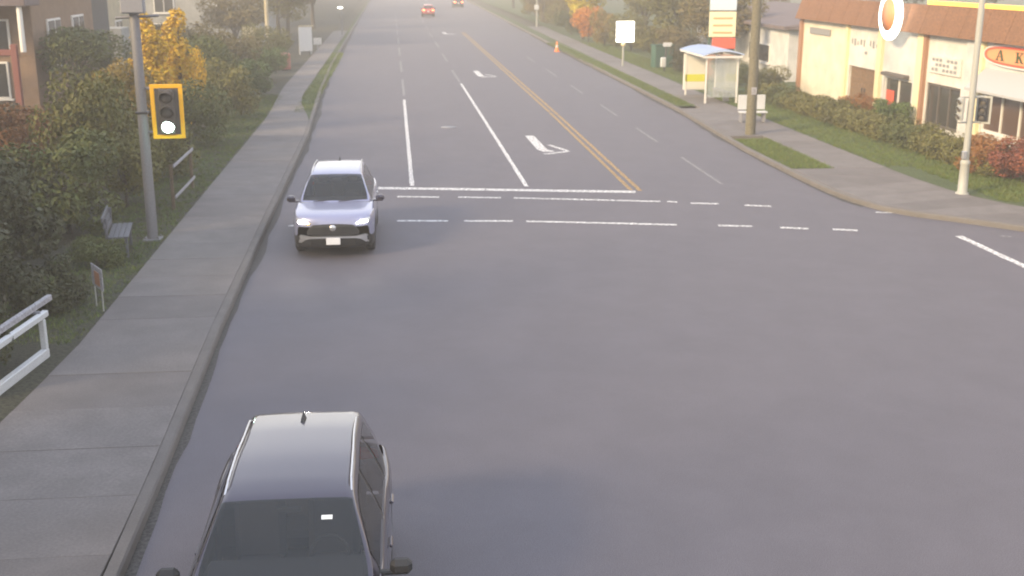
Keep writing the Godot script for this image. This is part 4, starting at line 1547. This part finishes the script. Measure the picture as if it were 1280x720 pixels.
func build_cars() -> void:
	M.silver = paint(Color(0.29, 0.30, 0.43), 0.3, 0.4)
	M.dark_paint = paint(Color(0.040, 0.034, 0.055), 0.3, 0.45)
	M.red_paint = paint(Color(0.55, 0.05, 0.03), 0.3, 0.2)
	M.black_paint = paint(Color(0.03, 0.03, 0.036), 0.3, 0.2)
	make_car("silver_car", "silver lavender sport utility car with lit headlights driving towards the crosswalk", P(-1.41, 0.0, 27.75), -0.01, M.silver, {"mirror": M.dark_paint})
	var f := make_car("dark_car", "dark grey car cut off by the bottom edge of the picture", P(-1.07, 0.0, 10.25), -0.01, M.dark_paint, {"mirror": M.plastic, "handle": M.dark_paint})
	bx("windshield_sticker", f, Vector3(0.37, 1.505, 0.585), Vector3(0.1, 0.045, 0.006), M.plate, 0.0, Basis(Vector3.RIGHT, -1.0))
	var r := make_car("red_car", "far red car with glowing tail lights in the turn lane", P(4.9, 0.0, 161.0), PI, M.red_paint, {"lights": false, "tails": true})
	r.scale = Vector3.ONE * 0.95
	var b := make_car("dark_far_car", "far dark car with red tail lights driving away", P(11.0, 0.0, 198.0), PI, M.black_paint, {"lights": false, "tails": true})
	b.scale = Vector3.ONE * 0.95

# ------------------------------------------------------------------ plants
# crown of leaf faces: lobes are [centre, radii]; every leaf is a folded diamond
func leaf_mesh(sd: int, lobes: Array, n: int, size: float, shell := 0.55) -> ArrayMesh:
	var r := RandomNumberGenerator.new()
	r.seed = sd
	var total := 0.0
	var acc := []
	for l in lobes:
		var v: Vector3 = l[1]
		total += pow(v.x * v.y * v.z, 0.667)
		acc.append(total)
	var vs := PackedVector3Array()
	var ns := PackedVector3Array()
	var cs := PackedColorArray()
	var clump := FastNoiseLite.new()
	clump.seed = sd
	clump.frequency = 0.9
	var gap := FastNoiseLite.new()
	gap.seed = sd + 5
	gap.frequency = 0.75
	var made := 0
	var tries := 0
	while made < n and tries < n * 4:
		tries += 1
		var pick := r.randf() * total
		var li := 0
		while acc[li] < pick:
			li += 1
		var d := Vector3(r.randfn(), r.randfn(), r.randfn()).normalized()
		var rad := lerpf(shell, 1.0, sqrt(r.randf())) * (1.0 + r.randfn() * 0.07)
		var c: Vector3 = lobes[li][0]
		var p: Vector3 = c + d * rad * lobes[li][1]
		if p.y < 0.03:
			continue
		if gap.get_noise_3dv(p * 1.6) < -0.22:
			continue
		made += 1
		var nn := (d + Vector3(r.randfn(), r.randfn() + 0.5, r.randfn()) * 0.75).normalized()
		var t := nn.cross(Vector3(r.randfn(), r.randfn(), r.randfn())).normalized()
		var b := nn.cross(t)
		var sz := size * r.randf_range(0.5, 1.5)
		var a0 := p - t * sz * 0.5
		var a1 := p + t * sz * 0.5
		var q0 := p + b * sz * 0.28 + nn * sz * 0.1
		var q1 := p - b * sz * 0.28 + nn * sz * 0.1
		var k := r.randf_range(0.7, 1.25) * (1.0 + 0.35 * clump.get_noise_3dv(p * 2.0))
		var col := Color(k * r.randf_range(0.88, 1.12), k, k * r.randf_range(0.75, 1.1))
		for v in [a0, q0, a1, a0, a1, q1]:
			vs.append(v)
			cs.append(col)
		var n0 := (a1 - a0).cross(q0 - a0).normalized()
		var n1 := (q1 - a0).cross(a1 - a0).normalized()
		for i in 3:
			ns.append(n0)
		for i in 3:
			ns.append(n1)
	var ar := []
	ar.resize(Mesh.ARRAY_MAX)
	ar[Mesh.ARRAY_VERTEX] = vs
	ar[Mesh.ARRAY_NORMAL] = ns
	ar[Mesh.ARRAY_COLOR] = cs
	var m := ArrayMesh.new()
	m.add_surface_from_arrays(Mesh.PRIMITIVE_TRIANGLES, ar)
	return m

func trunk_mesh(sd: int, h: float, r0: float, limbs: int, lobes: Array) -> ArrayMesh:
	var r := RandomNumberGenerator.new()
	r.seed = sd
	var s := st()
	var p := Vector3(0, -0.05, 0)
	var steps := 6
	var pts := []
	for i in steps + 1:
		pts.append(p)
		p += Vector3(r.randfn() * 0.05 * h / 6, h / steps, r.randfn() * 0.05 * h / 6)
	for i in steps:
		tube(s, pts[i], pts[i + 1], lerpf(r0, r0 * 0.35, float(i) / steps), lerpf(r0, r0 * 0.35, float(i + 1) / steps), 9, false)
	for k in limbs:
		var i := 2 + r.randi() % (steps - 2)
		var to: Vector3 = lobes[k % lobes.size()][0] + Vector3(r.randfn(), r.randfn(), r.randfn()) * 0.25
		var mid: Vector3 = pts[i].lerp(to, 0.5) + Vector3(0, 0.1 * h, 0) * 0.4
		tube(s, pts[i], mid, r0 * 0.4, r0 * 0.25, 6, false)
		tube(s, mid, to, r0 * 0.25, r0 * 0.08, 6, false)
	return fin(s, M.bark)

func lobes_for(sd: int, n: int, cy: float, spread: Vector3, rad: float) -> Array:
	var r := RandomNumberGenerator.new()
	r.seed = sd
	var out := [[Vector3(0, cy, 0), Vector3(spread.x, spread.y, spread.z) * 0.72]]
	for i in n:
		var a := TAU * i / n + r.randf() * 0.8
		var e := r.randf_range(-0.75, 0.95)
		var q := Vector3(cos(a) * spread.x * sqrt(1 - e * e * 0.8), cy + e * spread.y, sin(a) * spread.z * sqrt(1 - e * e * 0.8)) 
		q = Vector3(q.x * 0.72, lerpf(cy, q.y, 0.78), q.z * 0.72)
		var rr := rad * r.randf_range(0.7, 1.25)
		out.append([q, Vector3(rr, rr * r.randf_range(0.7, 1.0), rr)])
	return out

func make_kind(k: String) -> void:
	var vs := []
	for v in 3:
		var sd: int = 100 + v * 17 + k.hash() % 1000
		var l: Array
		match k:
			"tree":
				l = lobes_for(sd, 12, 4.6, Vector3(2.5, 2.4, 2.5), 1.15)
				vs.append([leaf_mesh(sd, l, 9000, 0.20), trunk_mesh(sd, 5.2, 0.2, 9, l)])
			"tall":
				l = lobes_for(sd, 14, 6.0, Vector3(2.9, 3.4, 2.9), 1.35)
				vs.append([leaf_mesh(sd, l, 10000, 0.25), trunk_mesh(sd, 7.5, 0.24, 10, l)])
			"bush":
				l = lobes_for(sd, 10, 1.15, Vector3(1.25, 1.05, 1.25), 0.6)
				vs.append([leaf_mesh(sd, l, 7000, 0.105), trunk_mesh(sd, 1.3, 0.06, 6, l)])
			"low":
				l = lobes_for(sd, 8, 0.5, Vector3(0.95, 0.45, 0.95), 0.4)
				vs.append([leaf_mesh(sd, l, 4200, 0.085), trunk_mesh(sd, 0.5, 0.035, 5, l)])
			"column":
				l = []
				for i in 9:
					var y := 0.7 + i * 0.5
					var w := 0.55 * (1.0 - pow(maxf(0.0, (y - 2.0) / 3.6), 2.0)) + 0.08
					l.append([Vector3(0.12 * sin(i * 2.1 + sd), y, 0.12 * cos(i * 1.7 + sd)), Vector3(w, 0.5, w)])
				vs.append([leaf_mesh(sd, l, 6500, 0.13, 0.35), trunk_mesh(sd, 4.4, 0.08, 6, l)])
			"hedge":
				l = []
				for i in 7:
					l.append([Vector3(0.1 * sin(i * 2.3 + sd), 0.5 + 0.09 * sin(i * 3.7 + sd), -1.25 + i * 0.42), Vector3(0.62, 0.55 + 0.08 * sin(i * 1.9 + sd), 0.5)])
				vs.append([leaf_mesh(sd, l, 7500, 0.085, 0.45), trunk_mesh(sd, 0.6, 0.04, 7, l)])
	K[k] = vs

var leaf_mats := {}

func plant(called: String, kind: String, label: String, cat: String, x: float, z: float, sc: Vector3, col: String, group := "") -> Node3D:
	if not K.has(kind):
		make_kind(kind)
	var v: Array = K[kind][rng.randi() % 3]
	var o := thing(called, label, cat, P(x, 0.1, z), rng.randf() * TAU if kind != "hedge" else 0.0, group)
	o.scale = sc
	var cr := put("crown" if kind in ["tree", "tall", "column"] else "foliage", v[0], o)
	cr.material_override = null
	cr.set_surface_override_material(0, leaf_mats[col])
	put("trunk" if kind in ["tree", "tall", "column"] else "stem", v[1], o)
	return o

func build_plants() -> void:
	for c in [["dark", Color(0.050, 0.053, 0.016)], ["green", Color(0.085, 0.10, 0.020)], ["olive", Color(0.135, 0.128, 0.025)], ["bright", Color(0.085, 0.13, 0.03)], ["yellow", Color(0.56, 0.36, 0.006)], ["gold", Color(0.22, 0.155, 0.022)], ["orange", Color(0.58, 0.22, 0.015)], ["rust", Color(0.28, 0.125, 0.03)], ["red", Color(0.26, 0.075, 0.035)], ["brown", Color(0.15, 0.118, 0.036)], ["lemon", Color(0.62, 0.50, 0.02)]]:
		leaf_mats[c[0]] = leafm(c[1])
	var one := func(s: float) -> Vector3: return Vector3(s, s, s)
	# left side, near to far
	var L := [
		["shrub", "low", "low dark shrub directly behind the white barrier frame", -7.1, 17.6, one.call(1.2), "dark"],
		["shrub", "bush", "tall dark bush at the left edge above the white barrier", -8.3, 20.6, Vector3(1.1, 0.95, 1.1), "dark"],
		["shrub", "low", "low dark shrub behind the small lawn sign", -6.75, 21.8, one.call(0.95), "dark"],
		["shrub", "bush", "dark bush left of the grey bench", -8.6, 24.6, Vector3(1.2, 1.15, 1.2), "dark"],
		["shrub", "low", "low green shrub in front of the grey bench", -6.45, 24.9, one.call(0.62), "green"],
		["shrub", "bush", "green bush directly behind the grey bench", -7.9, 28.3, Vector3(1.1, 1.1, 1.1), "green"],
		["shrub", "bush", "olive bush right behind the signal pole base", -7.2, 31.4, Vector3(0.9, 0.9, 0.9), "olive"],
		["shrub", "bush", "dark bush in front of the board fence at left edge", -10.4, 29.0, Vector3(1.3, 0.8, 1.3), "dark"],
		["shrub", "bush", "olive bush behind the pale rail fence", -7.4, 35.6, Vector3(1.0, 0.9, 1.0), "olive"],
		["shrub", "bush", "tall olive bush left of the signal pole halfway up", -8.8, 34.0, Vector3(1.05, 1.45, 1.05), "olive"],
		["shrub", "bush", "rust orange bush low at the left edge", -11.6, 37.6, Vector3(1.25, 0.95, 1.25), "rust"],
		["shrub", "low", "small red flowered shrub beside the rust orange bush", -10.4, 38.6, one.call(1.6), "red"],
		["shrub", "bush", "golden bush left of the signal pole behind green bush", -9.4, 41.5, Vector3(0.95, 1.4, 0.95), "gold"],
		["column_tree", "column", "narrow bright yellow tree right of the signal pole", -8.95, 44.6, Vector3(1.25, 0.9, 1.25), "yellow"],
		["column_tree", "column", "second narrow yellow tree just right of the first", -8.25, 46.2, Vector3(1.05, 0.92, 1.05), "yellow"],
		["shrub", "bush", "orange yellow bush just above the traffic signal", -8.15, 48.0, Vector3(0.5, 1.38, 0.5), "yellow"],
		["shrub", "bush", "green bush right of the traffic signal", -7.3, 42.0, Vector3(1.0, 1.1, 1.0), "green"],
		["shrub", "bush", "olive bush along the sidewalk beyond the rail fence", -7.1, 50.5, Vector3(1.0, 1.1, 1.0), "olive"],
		["shrub", "bush", "dark green bush along sidewalk farther than the rail fence", -8.2, 54.5, Vector3(1.2, 1.4, 1.2), "green"],
		["shrub", "bush", "bright green bush beside the left verge", -7.2, 58.5, Vector3(1.0, 0.85, 1.0), "bright"],
		["shrub", "bush", "brownish bush near the dull red box", -8.4, 64.0, Vector3(1.2, 1.3, 1.2), "brown"],
		["shrub", "bush", "green bush just before the dull red box", -7.2, 68.5, Vector3(1.0, 0.8, 1.0), "bright"],
		["shrub", "bush", "olive bush behind the dull red box", -8.2, 78.5, Vector3(1.2, 1.2, 1.2), "olive"],
		["leafy_tree", "tree", "green tree in front of the dark grey house", -13.2, 51.0, Vector3(0.72, 0.55, 0.72), "green"],
		["leafy_tree", "tree", "small gold leaved tree between porch house and dark house", -17.6, 60.0, Vector3(0.5, 0.5, 0.5), "gold"],
		["shrub", "bush", "dark bush left of the rust orange bush", -13.4, 40.0, Vector3(1.2, 0.85, 1.2), "dark"],
		["shrub", "bush", "brown bush in front of the pale grey house", -12.4, 72.0, Vector3(2.0, 1.35, 2.0), "brown"],
		["shrub", "bush", "broad olive bush right of the yellow trees", -10.6, 60.0, Vector3(1.7, 1.35, 1.7), "olive"],
		["leafy_tree", "tree", "rusty brown tree left of the thin pale pole", -11.4, 88.0, Vector3(0.9, 0.68, 0.9), "brown"],
		["leafy_tree", "tree", "olive tree right of the thin pale pole", -9.2, 98.0, Vector3(0.95, 0.85, 0.95), "olive"],
		["leafy_tree", "tree", "brown tree behind the tall white signboard", -9.6, 112.0, Vector3(1.0, 0.9, 1.0), "brown"],
		["leafy_tree", "tall", "tall olive tree beside the small lit street lamp", -8.2, 126.0, Vector3(1.0, 0.9, 1.0), "olive"],
	]
	# row of tall trees just outside the left edge, whose shade lies on the left sidewalk
	var near := [[-12.5, 3.0, "nearest to the camera"], [-13.0, 9.0, "second from the camera"], [-12.6, 15.0, "third from the camera"], [-13.2, 21.0, "fourth from the camera"], [-14.2, 27.5, "fifth from the camera"], [-15.6, 33.5, "farthest from the camera"]]
	for a in near:
		plant("leafy_tree", "tall", "tall street tree just outside the left edge, " + a[2], "tree", a[0], a[1], one.call(0.85), "green", "plants along the left sidewalk")
	for a in L:
		plant(a[0], a[1], a[2], "tree" if "tree" in a[0] else "bush", a[3], a[4], a[5], a[6], "plants along the left sidewalk")
	# right side
	for k in 9:
		var z := 34.6 + k * 2.55
		plant("hedge", "hedge", ["nearest", "second", "third", "fourth", "fifth", "sixth", "seventh", "eighth", "farthest"][k] + " clipped section of the hedge row between right sidewalk and shops", "hedge", 18.4 - k * 0.06, z, Vector3(1.15, 0.82 + 0.05 * (k % 3), 1.02), ["olive", "olive", "green", "olive", "olive"][k % 5], "hedge in front of the shops")
	var R := [
		["shrub", "bush", "red leaved bush at the right edge below the oval sign", 18.6, 32.4, Vector3(0.8, 0.62, 0.8), "red"],
		["shrub", "bush", "rust coloured bush between the corner pole and the red bush", 18.3, 33.8, Vector3(0.8, 0.58, 0.8), "rust"],
		["shrub", "low", "low green shrub under the yellow pilaster", 19.5, 44.2, Vector3(1.0, 1.25, 1.0), "bright"],
		["shrub", "low", "low rust shrub beside the brown doors", 19.4, 47.4, Vector3(1.0, 1.0, 1.0), "rust"],
		["shrub", "bush", "olive bush by the left end of the shop row", 18.9, 58.0, Vector3(0.9, 0.62, 0.9), "olive"],
		["shrub", "bush", "dark bush between bus shelter and shop row", 18.2, 62.5, Vector3(0.9, 0.7, 0.9), "green"],
		["shrub", "bush", "dark green bush behind the bus shelter", 18.0, 70.0, Vector3(1.0, 0.85, 1.0), "dark"],
		["leafy_tree", "tree", "olive tree behind the glowing white sign", 19.6, 79.5, Vector3(1.0, 0.75, 1.0), "olive"],
		["leafy_tree", "tree", "brownish green tree left of the tall coloured sign", 20.6, 72.5, Vector3(0.95, 0.72, 0.95), "brown"],
		["leafy_tree", "tree", "olive tree behind the tall coloured sign", 23.5, 88.0, Vector3(1.2, 0.85, 1.2), "olive"],
		["leafy_tree", "tree", "lemon yellow tree beyond the orange bushes", 17.0, 105.0, Vector3(0.85, 0.8, 0.85), "lemon"],
		["shrub", "bush", "bright orange bush under the lemon yellow tree", 16.9, 101.0, Vector3(1.05, 1.3, 1.05), "orange"],
		["shrub", "bush", "orange gold bush right of the bright orange bush", 17.3, 95.5, Vector3(0.95, 1.3, 0.95), "gold"],
		["shrub", "bush", "round dark green bush left of the orange bushes", 17.2, 113.0, Vector3(1.2, 1.1, 1.2), "green"],
		["leafy_tree", "tree", "green tree behind the orange bushes", 21.5, 99.0, Vector3(1.1, 0.9, 1.1), "olive"],
		["leafy_tree", "tree", "brown tree beside the far thin pale pole", 18.2, 122.0, Vector3(0.9, 0.8, 0.9), "brown"],
		["leafy_tree", "tree", "brown tree beyond the far thin pale pole", 18.0, 140.0, Vector3(1.0, 0.8, 1.0), "brown"],
		["leafy_tree", "tall", "tall brown tree near the far dark car", 19.0, 165.0, Vector3(1.0, 0.9, 1.0), "brown"],
		["leafy_tree", "tall", "tall olive tree farthest along the right kerb", 19.5, 190.0, Vector3(1.0, 0.9, 1.0), "olive"],
	]
	R.append_array([
		["shrub", "bush", "broad olive bush under the tree behind the glowing white sign", 18.6, 81.0, Vector3(1.5, 1.0, 1.5), "olive"],
		["shrub", "bush", "broad brown bush between the green cabinet and the fence", 18.9, 77.0, Vector3(1.4, 1.1, 1.4), "brown"],
		["shrub", "bush", "olive bush behind the glowing white sign post", 18.4, 90.0, Vector3(1.4, 1.3, 1.4), "olive"],
		["shrub", "bush", "brown bush beyond the round dark green bush", 18.4, 119.0, Vector3(1.5, 1.3, 1.5), "brown"],
		["shrub", "bush", "olive bush beneath the far thin pale pole", 18.6, 128.0, Vector3(1.6, 1.3, 1.6), "olive"],
		["shrub", "bush", "brown bush on the far right between two brown trees", 18.6, 133.0, Vector3(1.6, 1.4, 1.6), "brown"],
		["shrub", "bush", "gold bush far along the right sidewalk", 18.8, 147.0, Vector3(1.7, 1.3, 1.7), "gold"],
		["shrub", "bush", "olive bush farthest along the right sidewalk", 19.0, 157.0, Vector3(1.8, 1.4, 1.8), "olive"],
	])
	for a in R:
		plant(a[0], a[1], a[2], "tree" if "tree" in a[0] else "bush", a[3], a[4], a[5], a[6], "plants along the right sidewalk")
	# the wood that closes the view: one mass, past counting
	if not K.has("tall"):
		make_kind("tall")
	var places := []
	for i in 40:
		places.append([rng.randf_range(-30, -8), rng.randf_range(146, 320)])
	for i in 45:
		places.append([rng.randf_range(21, 60), rng.randf_range(105, 330)])
	for i in 30:
		places.append([rng.randf_range(-40, 50), rng.randf_range(335, 380)])
	for v in 3:
		for q in 2:
			var mm := MultiMesh.new()
			mm.transform_format = MultiMesh.TRANSFORM_3D
			mm.mesh = K.tall[v][0]
			var mine := []
			for i in places.size():
				if i % 3 == v and (i / 3) % 2 == q:
					mine.append(places[i])
			mm.instance_count = mine.size()
			for i in mine.size():
				var sc := rng.randf_range(0.75, 1.2)
				mm.set_instance_transform(i, Transform3D(Basis(Vector3.UP, rng.randf() * TAU).scaled(Vector3(sc, sc, sc)), P(mine[i][0], 0.0, mine[i][1])))
			var o := MultiMeshInstance3D.new()
			o.name = numbered("distant_wood")
			o.multimesh = mm
			o.material_override = leaf_mats["olive" if q == 0 else "brown"]
			o.set_meta("kind", "stuff")
			o.set_meta("label", "hazy mass of trees far along the street")
			o.set_meta("category", "wood")
			add_child(o)

func build_grass() -> void:
	var s := st()
	var r := RandomNumberGenerator.new()
	r.seed = 3
	for k in 9:
		var a := r.randf() * TAU
		var d := Vector3(cos(a), 0, sin(a))
		var p := Vector3(r.randf_range(-0.07, 0.07), -0.02, r.randf_range(-0.07, 0.07))
		var side := Vector3(-d.z, 0, d.x) * 0.007
		var h := r.randf_range(0.05, 0.11)
		tri(s, p - side, p + side, p + d * h * 0.5 + Vector3(0, h, 0))
	var gm := mat(Color(0.10, 0.15, 0.035), 0.8)
	gm.vertex_color_use_as_albedo = true
	var mesh := fin(s, gm)
	# [x0, x1, z0, z1, y, count]
	var areas := {"verge_grass": [[12.6, 13.9, 35.5, 42.1, 0.118, 2200], [13.1, 13.95, 53.0, 100.0, 0.118, 4500], [-4.5, -3.7, 52.0, 90.0, 0.11, 2500]], "lawn_grass": [[15.75, 20.2, 35.6, 57.0, 0.112, 12000], [16.6, 20.0, 29.6, 35.6, 0.112, 6000], [15.9, 18.0, 57.0, 100.0, 0.112, 6000]], "roadside_grass": [[-7.5, -5.5, 19.5, 60.0, 0.1, 9000]]}
	for key in areas:
		var n := 0
		for a in areas[key]:
			n += a[5]
		var mm := MultiMesh.new()
		mm.transform_format = MultiMesh.TRANSFORM_3D
		mm.use_colors = true
		mm.mesh = mesh
		mm.instance_count = n
		var i := 0
		for a in areas[key]:
			for k in a[5]:
				var p := P(r.randf_range(a[0], a[1]), a[4], r.randf_range(a[2], a[3]))
				var sc := r.randf_range(0.6, 1.4)
				mm.set_instance_transform(i, Transform3D(Basis(Vector3.UP, r.randf() * TAU).scaled(Vector3(sc, sc * r.randf_range(0.6, 1.2), sc)), p))
				var b := r.randf_range(0.6, 1.3)
				mm.set_instance_color(i, Color(b * r.randf_range(0.85, 1.35), b, b * 0.9))
				i += 1
		var o := MultiMeshInstance3D.new()
		o.name = key
		o.multimesh = mm
		o.set_meta("kind", "stuff")
		o.set_meta("label", {"verge_grass": "short grass growing on the strips along the kerbs", "lawn_grass": "short grass on the lawn right of the sidewalk", "roadside_grass": "sparse grass under the bushes left of the sidewalk"}[key])
		o.set_meta("category", "grass")
		add_child(o)
